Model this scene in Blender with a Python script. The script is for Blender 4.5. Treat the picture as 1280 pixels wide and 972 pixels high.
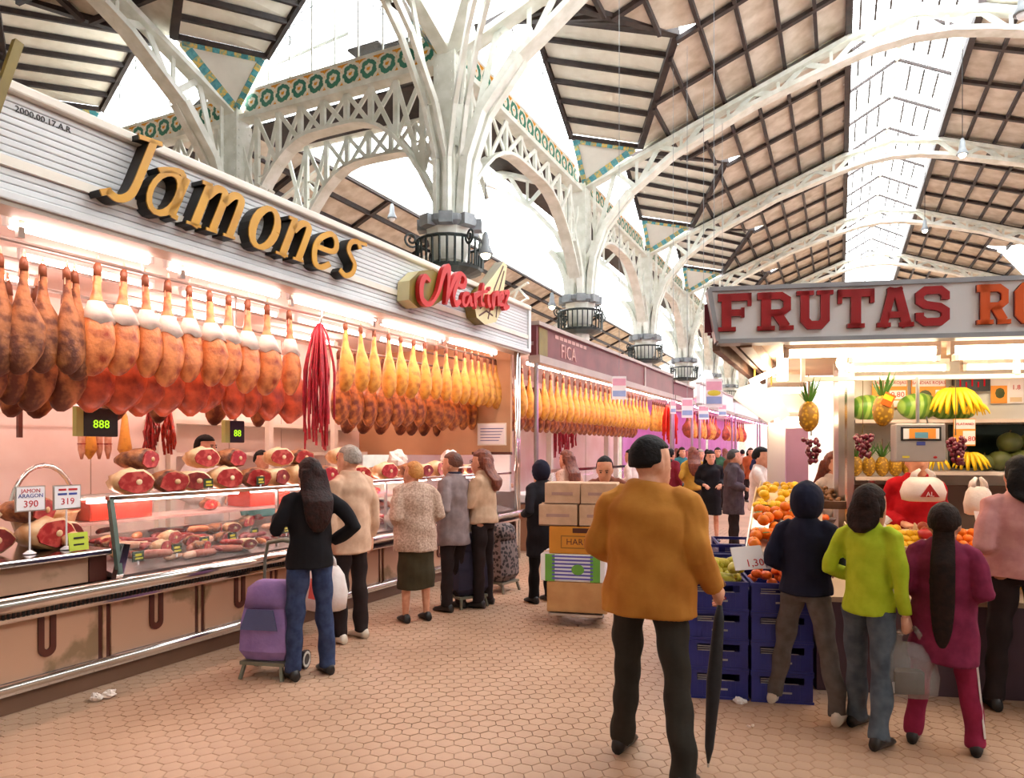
import bpy, bmesh, math, random
from mathutils import Vector, Matrix, noise
for _o in list(bpy.data.objects): bpy.data.objects.remove(_o)
SC = bpy.context.scene; COL = SC.collection
R = math.radians; PI = math.pi
rnd = random.Random(7)
# ---------------------------------------------------------------- camera, world, exposure
F = 870.0; CAMH = 1.62; HORIZ = 563.0; YAW = R(25.23)
CT, ST = math.cos(YAW), math.sin(YAW)
cd = bpy.data.cameras.new('camera'); cam = bpy.data.objects.new('camera', cd); COL.objects.link(cam)
cd.sensor_width = 36; cd.lens = F/1280*36; cd.shift_y = (HORIZ-486)/1280
cd.clip_start = .05; cd.clip_end = 400
cam.location = (0, 0, CAMH); cam.rotation_euler = (PI/2, 0, YAW)
SC.camera = cam
W = bpy.data.worlds.new('overcast_sky'); SC.world = W; W.use_nodes = True
_bg = W.node_tree.nodes['Background']; _bg.inputs[0].default_value = (.93, .97, 1, 1); _bg.inputs[1].default_value = 7.0
SC.view_settings.view_transform = 'Standard'; SC.view_settings.look = 'None'
SC.view_settings.exposure = 0.52; SC.view_settings.gamma = 1; SC.view_settings.use_curve_mapping = False
SC.cycles.use_denoising = True; SC.cycles.max_bounces = 8; SC.cycles.diffuse_bounces = 4; SC.cycles.transparent_max_bounces = 24
SC.cycles.sample_clamp_indirect = 6; SC.cycles.caustics_reflective = False; SC.cycles.caustics_refractive = False
TUBE_PINK = 28.0; TUBE_WARM = 22.0

# ---------------------------------------------------------------- survey: pixel of the photo -> point at a real depth
def ray(x): r = (x-640)/F; return r*CT-ST, r*ST+CT
def at(x, y, d):
    a, b = ray(x); return Vector((a*d, b*d, CAMH+(HORIZ-y)*d/F))
def gp(x, y): return at(x, y, F*CAMH/(y-HORIZ))          # floor point
def pz(x, y, z): return at(x, y, F*(z-CAMH)/(HORIZ-y))
class Frame:                                              # vertical reference plane: origin, x direction angle
    def __init__(s, ox, oy, ang): s.o = Vector((ox, oy, 0)); s.a = ang; s.x = Vector((math.cos(ang), math.sin(ang), 0)); s.y = Vector((-math.sin(ang), math.cos(ang), 0))
    def w(s, x, y, z=0): return s.o+s.x*x+s.y*y+Vector((0, 0, z))
    def on_x(s, px, py, lx):                              # hit plane local x = lx -> (local y, z)
        a, b = ray(px); D = Vector((a, b, 0)); d = (lx+s.o.dot(s.x))/D.dot(s.x); P = D*d-s.o
        return P.dot(s.y), CAMH+(HORIZ-py)*d/F
    def on_y(s, px, py, ly):
        a, b = ray(px); D = Vector((a, b, 0)); d = (ly+s.o.dot(s.y))/D.dot(s.y); P = D*d-s.o
        return P.dot(s.x), CAMH+(HORIZ-py)*d/F

# ---------------------------------------------------------------- materials
def lin(c):
    return tuple((x/255/12.92 if x/255 <= .04045 else ((x/255+.055)/1.055)**2.4) for x in c)
MC = {}
def mat(name, c, rough=.6, metal=0, c2=None, sc=8, var=.12, bump=.0, bsc=None, emit=0, spec=.5, detail=4, pos=(.35, .65), alpha=None, kind='noise', sub=0, coat=0):
    if name in MC: return MC[name]
    m = bpy.data.materials.new(name); m.use_nodes = True; MC[name] = m
    nt = m.node_tree; N = nt.nodes; L = nt.links; B = N['Principled BSDF']
    c = lin(c); d = lin(c2) if c2 else tuple(x*(1-var) for x in c)
    B.inputs['Roughness'].default_value = rough; B.inputs['Metallic'].default_value = metal
    B.inputs['Specular IOR Level'].default_value = spec
    if coat: B.inputs['Coat Weight'].default_value = coat; B.inputs['Coat Roughness'].default_value = .15
    tc = N.new('ShaderNodeTexCoord')
    if kind == 'noise':
        n = N.new('ShaderNodeTexNoise'); n.inputs['Scale'].default_value = sc; n.inputs['Detail'].default_value = detail; out = n.outputs[0]
    elif kind == 'voronoi':
        n = N.new('ShaderNodeTexVoronoi'); n.inputs['Scale'].default_value = sc; out = n.outputs['Distance']
    elif kind == 'wave':
        n = N.new('ShaderNodeTexWave'); n.inputs['Scale'].default_value = sc; n.inputs['Distortion'].default_value = 3; n.inputs['Detail'].default_value = 3; out = n.outputs[1]
    L.new(tc.outputs['Object'], n.inputs['Vector'])
    r = N.new('ShaderNodeValToRGB'); r.color_ramp.elements[0].position = pos[0]; r.color_ramp.elements[1].position = pos[1]
    r.color_ramp.elements[0].color = (*c, 1); r.color_ramp.elements[1].color = (*d, 1)
    L.new(out, r.inputs[0]); L.new(r.outputs[0], B.inputs['Base Color'])
    if bump:
        n2 = N.new('ShaderNodeTexNoise'); n2.inputs['Scale'].default_value = bsc or sc*4; n2.inputs['Detail'].default_value = 5
        L.new(tc.outputs['Object'], n2.inputs['Vector'])
        b = N.new('ShaderNodeBump'); b.inputs['Strength'].default_value = bump; b.inputs['Distance'].default_value = .02
        L.new(n2.outputs[0], b.inputs['Height']); L.new(b.outputs[0], B.inputs['Normal'])
    if emit:
        B.inputs['Emission Color'].default_value = (*c, 1); B.inputs['Emission Strength'].default_value = emit
    if alpha is not None:
        t = N.new('ShaderNodeBsdfTransparent'); mx = N.new('ShaderNodeMixShader'); mx.inputs[0].default_value = alpha
        L.new(t.outputs[0], mx.inputs[1]); L.new(B.outputs[0], mx.inputs[2]); L.new(mx.outputs[0], N['Material Output'].inputs[0])
    return m
def emis(name, c, s):
    if name in MC: return MC[name]
    m = bpy.data.materials.new(name); m.use_nodes = True; MC[name] = m
    N = m.node_tree.nodes; e = N.new('ShaderNodeEmission'); e.inputs[0].default_value = (*lin(c), 1); e.inputs[1].default_value = s
    m.node_tree.links.new(e.outputs[0], N['Material Output'].inputs[0]); N.remove(N['Principled BSDF']); return m
def glass(name, c=(235, 245, 245), a=.1, rough=.03):
    return mat(name, c, rough, 0, var=.02, alpha=a)
def ring_tile(name, base, ringc, dotc, R0=.17, R1=.27):   # printed tile: wreath ring, centre dot, corner dots
    m = bpy.data.materials.new(name); m.use_nodes = True; MC[name] = m
    nt = m.node_tree; N = nt.nodes; L = nt.links; B = N['Principled BSDF']; B.inputs['Roughness'].default_value = .25
    tc = N.new('ShaderNodeTexCoord'); nz = N.new('ShaderNodeTexNoise'); nz.inputs['Scale'].default_value = 9
    L.new(tc.outputs['Object'], nz.inputs['Vector'])
    ln = N.new('ShaderNodeVectorMath'); ln.operation = 'LENGTH'; L.new(tc.outputs['Object'], ln.inputs[0])
    ad = N.new('ShaderNodeMath'); ad.operation = 'MULTIPLY_ADD'; ad.inputs[1].default_value = .16
    L.new(nz.outputs[0], ad.inputs[0]); L.new(ln.outputs['Value'], ad.inputs[2])
    r = N.new('ShaderNodeValToRGB'); e = r.color_ramp; e.interpolation = 'CONSTANT'
    e.elements[0].position = 0; e.elements[0].color = (*lin(dotc), 1)
    e.elements[1].position = R0-.04; e.elements[1].color = (*lin(base), 1)
    for p, c in ((R0+.04, ringc), (R1+.06, base), (R1+.13, dotc)):
        x = e.elements.new(p); x.color = (*lin(c), 1)
    L.new(ad.outputs[0], r.inputs[0]); L.new(r.outputs[0], B.inputs['Base Color']); return m

# ---------------------------------------------------------------- mesh builder
Z = Vector((0, 0, 1))
class MB:
    def __init__(s): s.v = []; s.f = []; s.mi = []
    def add(s, vs, fs, m=0):
        o = len(s.v); s.v += [tuple(v) for v in vs]; s.f += [tuple(i+o for i in f) for f in fs]; s.mi += [m]*len(fs); return s
    def box(s, c, d, rz=0, m=0, rx=0, ry=0):
        M = Matrix.Translation(c) @ Matrix.Rotation(rz, 4, 'Z') @ Matrix.Rotation(ry, 4, 'Y') @ Matrix.Rotation(rx, 4, 'X')
        x, y, z = d[0]/2, d[1]/2, d[2]/2
        vs = [M @ Vector((a*x, b*y, e*z)) for e in (-1, 1) for a, b in ((-1, -1), (1, -1), (1, 1), (-1, 1))]
        return s.add(vs, [(3, 2, 1, 0), (4, 5, 6, 7), (0, 1, 5, 4), (1, 2, 6, 5), (2, 3, 7, 6), (3, 0, 4, 7)], m)
    def bx(s, x0, x1, y0, y1, z0, z1, m=0): return s.box(((x0+x1)/2, (y0+y1)/2, (z0+z1)/2), (x1-x0, y1-y0, z1-z0), m=m)
    def bar(s, p, q, w, h=None, up=None, m=0):             # oriented box p->q, w across, h along up
        p = Vector(p); q = Vector(q); d = (q-p); h = h or w
        if d.length < 1e-6: return s
        d = d.normalized(); u = Vector(up) if up is not None else (Z if abs(d.z) < .95 else Vector((1, 0, 0)))
        a = d.cross(u).normalized(); b = a.cross(d).normalized()
        vs = [e+a*i*w/2+b*j*h/2 for e in (p, q) for i, j in ((-1, -1), (1, -1), (1, 1), (-1, 1))]
        return s.add(vs, [(3, 2, 1, 0), (4, 5, 6, 7), (0, 1, 5, 4), (1, 2, 6, 5), (2, 3, 7, 6), (3, 0, 4, 7)], m)
    def tube(s, pts, rad, n=8, m=0, closed=False):
        pts = [Vector(p) for p in pts]; k = len(pts)
        if not isinstance(rad, (list, tuple)): rad = [rad]*k
        u = None; rings = []
        for i, p in enumerate(pts):
            if closed: t = pts[(i+1) % k]-pts[i-1]
            else: t = pts[min(i+1, k-1)]-pts[max(i-1, 0)]
            t = t.normalized() if t.length > 1e-9 else Z
            if u is None: u = t.orthogonal().normalized()
            u = (u-t*u.dot(t)); u = u.normalized() if u.length > 1e-6 else t.orthogonal().normalized()
            w = t.cross(u); ra = rad[i]; rb = ra
            if isinstance(ra, (list, tuple)): ra, rb = ra
            rings.append([p+u*(math.cos(2*PI*j/n)*ra)+w*(math.sin(2*PI*j/n)*rb) for j in range(n)])
        return s.loft(rings, m, closed)
    def loft(s, rings, m=0, closed=False):
        n = len(rings[0]); k = len(rings); vs = [v for r in rings for v in r]; fs = []
        for i in range(k if closed else k-1):
            a = i*n; b = ((i+1) % k)*n
            for j in range(n): fs.append((a+j, a+(j+1) % n, b+(j+1) % n, b+j))
        if not closed: fs += [tuple(range(n-1, -1, -1)), tuple((k-1)*n+j for j in range(n))]
        return s.add(vs, fs, m)
    def rings(s, rows, n=14, m=0):                          # rows: (cx, cy, z, rx, ry)
        return s.loft([[Vector((cx+rx*math.cos(2*PI*j/n), cy+ry*math.sin(2*PI*j/n), z)) for j in range(n)] for cx, cy, z, rx, ry in rows], m)
    def lathe(s, prof, n=16, c=(0, 0, 0), m=0): return s.rings([(c[0], c[1], c[2]+z, r, r) for r, z in prof], n, m)
    def prism(s, poly, f0, f1, m=0, side=None):             # poly 2D; f0,f1 map (a,b)->3D for back / front
        n = len(poly); vs = [f0(*p) for p in poly]+[f1(*p) for p in poly]
        s.add(vs, [tuple(range(n-1, -1, -1)), tuple(range(n, 2*n))], m)
        o = len(s.v)-2*n; fs = [(i, (i+1) % n, n+(i+1) % n, n+i) for i in range(n)]
        s.f += [tuple(i+o for i in f) for f in fs]; s.mi += [m if side is None else side]*n; return s
    def ell(s, c, r, nu=12, nv=8, m=0, fn=None, M=None):
        c = Vector(c); vs = []; fs = []
        for i in range(1, nv):
            t = PI*i/nv
            for j in range(nu):
                p = 2*PI*j/nu; q = Vector((math.sin(t)*math.cos(p), math.sin(t)*math.sin(p), math.cos(t)))
                vs.append(q)
        vs += [Vector((0, 0, 1)), Vector((0, 0, -1))]; T = len(vs)-2
        for i in range(nv-2):
            for j in range(nu): fs.append((i*nu+j, (i+1)*nu+j, (i+1)*nu+(j+1) % nu, i*nu+(j+1) % nu))
        for j in range(nu): fs += [(T, j, (j+1) % nu), (T+1, (nv-2)*nu+(j+1) % nu, (nv-2)*nu+j)]
        out = []
        for q in vs:
            k = fn(q) if fn else 1
            w = Vector((q.x*r[0]*k, q.y*r[1]*k, q.z*r[2]*k)); out.append(c+(M @ w if M else w))
        return s.add(out, fs, m)
    def quad(s, a, b, c, d, th, m=0):                       # slab from four corners, thickness along normal
        a, b, c, d = map(Vector, (a, b, c, d)); n = (c-a).cross(d-b).normalized()*th
        return s.add([a, b, c, d, a+n, b+n, c+n, d+n], [(3, 2, 1, 0), (4, 5, 6, 7), (0, 1, 5, 4), (1, 2, 6, 5), (2, 3, 7, 6), (3, 0, 4, 7)], m)
    def tri(s, a, b, c, th, m=0):
        a, b, c = map(Vector, (a, b, c)); n = (b-a).cross(c-a).normalized()*th
        return s.add([a, b, c, a+n, b+n, c+n], [(2, 1, 0), (3, 4, 5), (0, 1, 4, 3), (1, 2, 5, 4), (2, 0, 3, 5)], m)
    def mesh(s, name, mats, smooth=False, org=None):
        me = bpy.data.meshes.new(name)
        vs = s.v if org is None else [(x-org[0], y-org[1], z-org[2]) for x, y, z in s.v]
        me.from_pydata(vs, [], s.f)
        for m in (mats if isinstance(mats, (list, tuple)) else [mats]): me.materials.append(m)
        me.polygons.foreach_set('material_index', s.mi)
        bm = bmesh.new(); bm.from_mesh(me); bmesh.ops.recalc_face_normals(bm, faces=bm.faces); bm.to_mesh(me); bm.free()
        if smooth: me.shade_smooth()
        me.update(); return me
    def build(s, name, mats, parent=None, smooth=False, org=None, bevel=0):
        return link(name, s.mesh(name, mats, smooth, org), parent, bevel=bevel)
def link(name, me, parent=None, loc=None, rot=None, bevel=0):
    o = bpy.data.objects.new(name, me); COL.objects.link(o)
    if parent is not None: o.parent = parent
    if loc is not None: o.location = loc
    if rot is not None: o.rotation_euler = rot
    if bevel:
        b = o.modifiers.new('bevel', 'BEVEL'); b.width = bevel; b.segments = 2; b.limit_method = 'ANGLE'
    return o
def tag(o, label=None, cat=None, group=None, kind=None):
    if label: o['label'] = label
    if cat: o['category'] = cat
    if group: o['group'] = group
    if kind: o['kind'] = kind
    return o
def thing(name, label, cat, loc=(0, 0, 0), rz=0, group=None, kind=None):
    o = bpy.data.objects.new(name, None); COL.objects.link(o); o.location = loc; o.rotation_euler = (0, 0, rz); o.empty_display_size = .1
    return tag(o, label, cat, group, kind)
def copy_tree(o, loc=None, rz=None, label=None, group=None, parent=None, rot=None):
    c = o.copy(); COL.objects.link(c)
    if parent is not None: c.parent = parent
    if loc is not None: c.location = loc
    if rz is not None: c.rotation_euler = (0, 0, rz)
    if rot is not None: c.rotation_euler = rot
    if label: c['label'] = label
    if group: c['group'] = group
    for ch in o.children: copy_tree(ch, parent=c)
    return c
def swap(o, m):                                            # own material on a copy that shares mesh data
    for sl in o.material_slots: sl.link = 'OBJECT'; sl.material = m
def stroke_poly(pts, w, closed=False):
    """outline of a pen stroke through 2D pts; w scalar or list"""
    P = [Vector((p[0], p[1])) for p in pts]; n = len(P); ws = w if isinstance(w, (list, tuple)) else [w]*n
    Lf, Rt = [], []
    for i in range(n):
        a = (P[i]-P[i-1]).normalized() if i else None; b = (P[i+1]-P[i]).normalized() if i < n-1 else None
        t = (a+b) if (a is not None and b is not None) else (a if b is None else b)
        if t.length < 1e-6: t = a
        t = t.normalized(); k = 1
        if a is not None and b is not None: k = 1/max(.55, t.dot(a))
        nrm = Vector((-t.y, t.x))*ws[i]/2*k; Lf.append(P[i]+nrm); Rt.append(P[i]-nrm)
    return [tuple(p) for p in Lf+Rt[::-1]]
def bez(pts, n=8):                                         # Catmull-Rom through points
    out = []; P = [Vector(p) for p in pts]
    for i in range(len(P)-1):
        a = P[max(i-1, 0)]; b = P[i]; c = P[i+1]; d = P[min(i+2, len(P)-1)]
        for k in range(n):
            t = k/n; out.append(.5*((2*b)+(c-a)*t+(2*a-5*b+4*c-d)*t*t+(3*b-a-3*c+d)*t**3))
    out.append(P[-1]); return out
def arc(cx, cy, rx, ry, a0, a1, n=12): return [(cx+rx*math.cos(R(a0+(a1-a0)*i/n)), cy+ry*math.sin(R(a0+(a1-a0)*i/n))) for i in range(n+1)]
ORDN = lambda i: ['first', 'second', 'third', 'fourth', 'fifth', 'sixth', 'seventh', 'eighth', 'ninth', 'tenth', 'eleventh', 'twelfth', 'thirteenth', 'fourteenth', 'fifteenth', 'sixteenth', 'seventeenth', 'eighteenth', 'nineteenth', 'twentieth', 'twenty-first', 'twenty-second', 'twenty-third', 'twenty-fourth', 'twenty-fifth', 'twenty-sixth'][i]
# ================================================================ SETTING
m_iron = mat('white_painted_iron', (236, 238, 230), .45, c2=(214, 216, 204), sc=3, bump=.03)
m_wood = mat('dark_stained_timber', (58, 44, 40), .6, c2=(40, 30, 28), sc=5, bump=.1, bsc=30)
m_board = mat('cream_roof_board', (226, 218, 204), .8, c2=(196, 184, 164), sc=2, bump=.05)
m_slatpanel = mat('pale_roof_lining', (240, 234, 222), .7, c2=(230, 222, 208), sc=3)
_nt = m_slatpanel.node_tree; _t = _nt.nodes.new('ShaderNodeBsdfTranslucent'); _t.inputs[0].default_value = (.8, .76, .68, 1); _x = _nt.nodes.new('ShaderNodeMixShader'); _x.inputs[0].default_value = .1
_nt.links.new(_nt.nodes['Principled BSDF'].outputs[0], _x.inputs[1]); _nt.links.new(_t.outputs[0], _x.inputs[2]); _nt.links.new(_x.outputs[0], _nt.nodes['Material Output'].inputs[0])
m_green = mat('bottle_green_iron', (34, 48, 46), .4, c2=(22, 32, 30), sc=6)
m_greycap = mat('grey_painted_iron', (150, 156, 160), .5, c2=(128, 134, 138), sc=4)
m_plaster = mat('white_plaster', (228, 224, 214), .85, c2=(214, 210, 200), sc=1.5, bump=.05)
m_pane = mat('clear_window_glass', (240, 248, 250), .05, var=.02, alpha=.08)
m_tile = ring_tile('flower_wreath_tile', (236, 232, 214), (66, 132, 110), (226, 158, 52))
m_tile2 = ring_tile('blue_wreath_tile', (228, 234, 236), (84, 150, 190), (232, 178, 70), .1, .14)
m_floor = mat('salmon_clay_tile', (196, 160, 132), .4, c2=(176, 140, 113), sc=1.1, bump=.04, bsc=25, detail=6)
m_grout = mat('dark_floor_joint', (136, 102, 84), .9, sc=6)

floor = MB().bx(-40, 30, -16, 95, -.3, -.012).build('floor', m_grout); tag(floor, 'salmon floor of hexagonal clay tiles', kind='structure')
ew = .0995; fa = R(30); fx = Vector((math.cos(fa), math.sin(fa))); ex = Vector((-math.sin(fa), math.cos(fa)))
def hexpts(r, z): return [Vector((r*math.cos(fa+R(30+60*k)), r*math.sin(fa+R(30+60*k)), z)) for k in range(6)]
HR = ew/math.sqrt(3)
cells = []
for j in range(-10, 240):
    for i in range(-120, 150):
        c = fx*((i+.5*(j & 1))*ew)+ex*(j*ew*.866)
        d = -c.x*ST+c.y*CT
        if not 3.2 < d < 17: continue
        px = 640+F*(c.x*CT+c.y*ST)/d
        if not -40 < px < 1320 or c.x < -4.9 or (c.x > -.7 and c.y > 5.4): continue
        py = HORIZ+F*CAMH/d
        cells.append((d, px, py, c))
cells.sort(key=lambda t: t[0])
thex = MB().loft([hexpts(HR-.0012, -.012), hexpts(HR-.0012, -.003), hexpts(HR-.004, 0)]).mesh('tile', m_floor)
nt_ = 0; stuff = MB(); HX1 = hexpts(HR-.0012, -.008); HX2 = hexpts(HR-.0035, 0)
for d, px, py, c in cells:
    jz = rnd.uniform(-.0012, .0006)
    if nt_ < 300 and 0 < px < 1280 and py < 970:
        link('tile', thex, floor, (c.x, c.y, jz)); nt_ += 1
    else:
        o = Vector((c.x, c.y, jz)); v0 = len(stuff.v)
        stuff.v += [tuple(p+o) for p in HX1]+[tuple(p+o) for p in HX2]; stuff.f.append(tuple(range(v0+6, v0+12))); stuff.mi.append(0)
        if d < 9: stuff.f += [(v0+q, v0+(q+1) % 6, v0+6+(q+1) % 6, v0+6+q) for q in range(6)]; stuff.mi += [0]*6
tag(stuff.build('tile_field', m_floor, floor), kind='stuff')
tag(MB().bx(-40, 30, 15, 95, -.011, -.004).bx(-.68, 30, 5.42, 15, -.011, -.002).bx(-40, -4.92, -14, 15, -.011, -.002).build('far_paving', m_floor, floor))

# ---- hall frames.  local (s along arcade, r into the nave, z)
XA = -8.6; YC = 14.7
def Wn(s, r, z): return Vector((XA+r, YC+s, z))
def Wt(s, r, z): return Vector((XA-s, YC-r, z))
SN, STV = 9.4, 7.05
LOWER = [(0, 7.1), (.12, 7.8), (.35, 8.6), (.9, 9.65), (1.9, 10.75), (3.4, 11.8), (6, 12.95), (8.6, 13.75), (9.6, 13.98), (10.6, 14.06)]
UPPER = [(0, 11.1), (3.9, 12.56), (8.8, 14.4), (10.6, 14.75)]
def lerp(tab, r):
    for (a, p), (b, q) in zip(tab, tab[1:]):
        if r <= b: return p+(q-p)*(r-a)/(b-a)
    return tab[-1][1]
HALF = 10.6
def full(tab, r): return lerp(tab, r if r <= HALF else 2*HALF-r)
def make_truss(Wf, s, label, rmax=2*HALF, group=None):
    o = Wf(s, 0, 0); t = thing('roof_truss', label, 'truss', o, group=group)
    al = (Wf(1, 0, 0)-Wf(0, 0, 0))
    lo = [r for r, _ in LOWER]+[2*HALF-r for r, _ in LOWER[-2::-1]]; lo = [r for r in lo if r <= rmax+.01]
    P = lambda r, z: Wf(s, r, z)-o
    b = MB()
    for a, c in zip(lo, lo[1:]):
        b.bar(P(a, full(LOWER, a)), P(c, full(LOWER, c)), .46, .14, up=(0, 0, 1) if a > .3 and a < 20 else (P(1, 0)-P(0, 0)))
    b.build('lower_chord', m_iron, t)
    b = MB(); up = [r for r in (0, 3.9, 8.8, 10.6, 12.4, 17.3, 21.2) if r <= rmax+.01]
    for a, c in zip(up, up[1:]): b.bar(P(a, full(UPPER, a)), P(c, full(UPPER, c)), .42, .14)
    b.build('upper_chord', m_iron, t)
    r = .55; k = 0; step = .78
    while r+step < rmax-.3:
        a0, a1 = (r, r+step)
        p = P(a0, full(UPPER if k % 2 else LOWER, a0)); q = P(a1, full(LOWER if k % 2 else UPPER, a1))
        MB().bar(p, q, .16, .05, up=al).build('lattice_bar', m_iron, t)
        if k % 2 == 0: MB().bar(P(a0, full(LOWER, a0)), P(a0, full(UPPER, a0)), .1, .05, up=al).build('lattice_post', m_iron, t)
        r += step; k += 1
    return t
def arch_z(u, S):                                          # lower chord of arcade beam, u from a column
    x = min(u, S-u); return 10.15-3.2*max(0, 1-x/(S*.42))**2.2
def make_beam(Wf, s0, S, label, group=None, tiles=True, gallery=False):
    o = Wf(s0, 0, 0); P = lambda s, r, z: Wf(s0+s, r, z)-o
    t = thing('arcade_beam', label, 'beam', o, group=group); inw = P(0, 1, 0)-P(0, 0, 0)
    MB().bar(P(0, 0, 11.05), P(S, 0, 11.05), .4, .14).build('top_chord', m_iron, t)
    n = 18; b = MB()
    for i in range(n): b.bar(P(S*i/n, 0, arch_z(S*i/n, S)), P(S*(i+1)/n, 0, arch_z(S*(i+1)/n, S)), .4, .09, up=(0, 0, 1) if 2 < i < n-3 else (P(1, 0, 0)-P(0, 0, 0)))
    b.build('arch_chord', m_iron, t)
    k = 9
    for i in range(1, k):
        u = S*i/k; MB().bar(P(u, 0, arch_z(u, S)), P(u, 0, 11), .14, .1, up=inw).build('lattice_post', m_iron, t)
    for i in range(k):
        u0, u1 = S*i/k, S*(i+1)/k
        z0, z1 = max(arch_z(u0, S), 8.4), max(arch_z(u1, S), 8.4)
        MB().bar(P(u0, .02, z0), P(u1, .02, 11), .12, .05, up=inw).build('lattice_bar', m_iron, t)
        MB().bar(P(u0, -.02, 11), P(u1, -.02, z1), .12, .05, up=inw).build('lattice_bar', m_iron, t)
    for u in (.9, S-.9):                                   # spandrel rings
        c = P(u, 0, 9.6); s_ = (P(1, 0, 0)-P(0, 0, 0))
        MB().tube([c+s_*(.28*math.cos(a))+Z*(.28*math.sin(a)) for a in [2*PI*i/14 for i in range(14)]], .035, 5, closed=True).build('spandrel_ring', m_iron, t)
    if tiles:
        nt = int(S/.62); w = (S-.7)/nt
        me = MB().box((0, 0, 0), (w*.97, .05, .6)).mesh('tile', m_tile)
        ang = math.atan2((P(1, 0, 0)-P(0, 0, 0)).y, (P(1, 0, 0)-P(0, 0, 0)).x)
        for i in range(nt): link('tile', me, t, P(.35+w*(i+.5), .05, 11.44), (0, 0, ang))
    return t
ZE = 14.85
def make_gable(Wf, s0, S, num):                            # glazed gable above one arcade bay
    o = Wf(s0, 0, 0); P = lambda s, r, z: Wf(s0+s, r, z)-o
    t = thing('window_%d' % num, 'white glazed gable window above the arcade beam', None, o, kind='structure')
    ax = (P(1, 0, 0)-P(0, 0, 0)); inw = (P(0, 1, 0)-P(0, 0, 0))
    zr = lambda u: 12.55+(ZE-12.55)*(min(u, S-u)-1.2)/(S/2-1.2)
    pts = [(1.2, 12.55), (S/2, ZE), (S-1.2, 12.55)]
    MB().bar(P(*(1.2, .1, 12.55)), P(S/2, .1, ZE), .12, .2).build('frame', m_wood, t)
    MB().bar(P(*(S-1.2, .1, 12.55)), P(S/2, .1, ZE), .12, .2).build('frame', m_wood, t)
    MB().bar(P(0, 0, 11.78), P(S, 0, 11.78), .16, .08).build('sill', m_iron, t)
    us = [.3, 1.2]+[1.2+(S-2.4)*i/6 for i in range(1, 6)]+[S-1.2, S-.3]
    for u in us[1:-1]:
        MB().bar(P(u, 0, 11.8), P(u, 0, zr(u)), .035, .04, up=inw).build('mullion', m_iron, t)
    for a, b in zip(us, us[1:]):
        za = zr(a) if a >= 1.2 and a <= S-1.2 else 11.85; zb = zr(b) if b >= 1.2 and b <= S-1.2 else 11.85
        MB().quad(P(a, -.02, 11.8), P(b, -.02, 11.8), P(b, -.02, zb), P(a, -.02, za), .012).build('pane', m_pane, t)
    for k in (0, 1):                                       # row of small ornamented lights along the rake
        for i in range(7):
            u = 1.5+(S/2-1.6)*(i+.5)/7; z = zr(u)-.38; uu = u if k == 0 else S-u
            c = P(uu, .03, z)
            MB().tube([c+ax*(.13*math.cos(a))+Z*(.13*math.sin(a)) for a in [2*PI*q/8 for q in range(8)]], .016, 4, closed=True).build('rosette', m_greycap, t)
    return t
DV = [(2.3, 12.05), (4.5, 12.95)]
def make_dormer(Wf, s0, S, label, group):
    o = Wf(s0, 0, 0); P = lambda s, r, z: Wf(s0+s, r, z)-o
    t = thing('gable_roof', label, 'roof', o, group=group)
    for f in (1, -1):
        q = (lambda u: u) if f > 0 else (lambda u: S-u)
        B = P(q(1.25), .12, 12.55); C = P(q(.25), 2.3, 12.2); E = P(S/2, .12, ZE); D = P(S/2, 4.5, 13.2)
        K = 6
        for i in range(K):
            a, b = i/K, (i+1)/K
            p0, p1 = B.lerp(E, a), B.lerp(E, b); c0, c1 = C.lerp(D, a), C.lerp(D, b)
            MB().quad(p0+Z*.12, p1+Z*.12, c1+Z*.12, c0+Z*.12, .03).build('roof_panel', m_slatpanel, t)
            MB().bar(p0, c0, .11, .14).build('purlin', m_wood, t)
        MB().bar(B, E, .12, .16).build('rake_board', m_wood, t)
        MB().bar(C, D, .2, .2).build('valley_board', m_wood, t)
        p = P(q(.16), .16, 11.15)
        MB().tri(p, B, C, .03).build('spandrel_panel', m_plaster, t)
        for (a, b) in ((B, C), (C, p), (p, B)):            # coloured tile border of the triangle
            g = (B+C+p)/3
            n = 11 if (a is B) else 9
            for i in range(n):
                x = a.lerp(b, (i+.5)/n); x = x+(g-x)*.14
                nn = (B-p).cross(C-p).normalized(); nn = nn if nn.dot(P(0, 1, 0)-P(0, 0, 0)) > 0 else -nn
                d = (b-a).normalized(); w = (b-a).length/n*.42
                x = x+nn*.03; e = nn.cross(d)
                MB().add([x+d*w+e*w, x-d*w+e*w, x-d*w-e*w, x+d*w-e*w, x+d*w+e*w+nn*.02, x-d*w+e*w+nn*.02, x-d*w-e*w+nn*.02, x+d*w-e*w+nn*.02],
                         [(3, 2, 1, 0), (4, 5, 6, 7), (0, 1, 5, 4), (1, 2, 6, 5), (2, 3, 7, 6), (3, 0, 4, 7)]).build('border_tile', TILEM[(i+(a is C)) % 2], t)
    MB().bar(P(S/2, .1, ZE), P(S/2, 4.5, 13.2), .2, .2).build('ridge_board', m_wood, t)
    return t
TILEM = [mat('teal_glazed_tile', (70, 140, 150), .25, c2=(96, 168, 176), sc=14), mat('yellow_glazed_tile', (232, 188, 84), .25, c2=(110, 168, 150), sc=14)]

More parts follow.
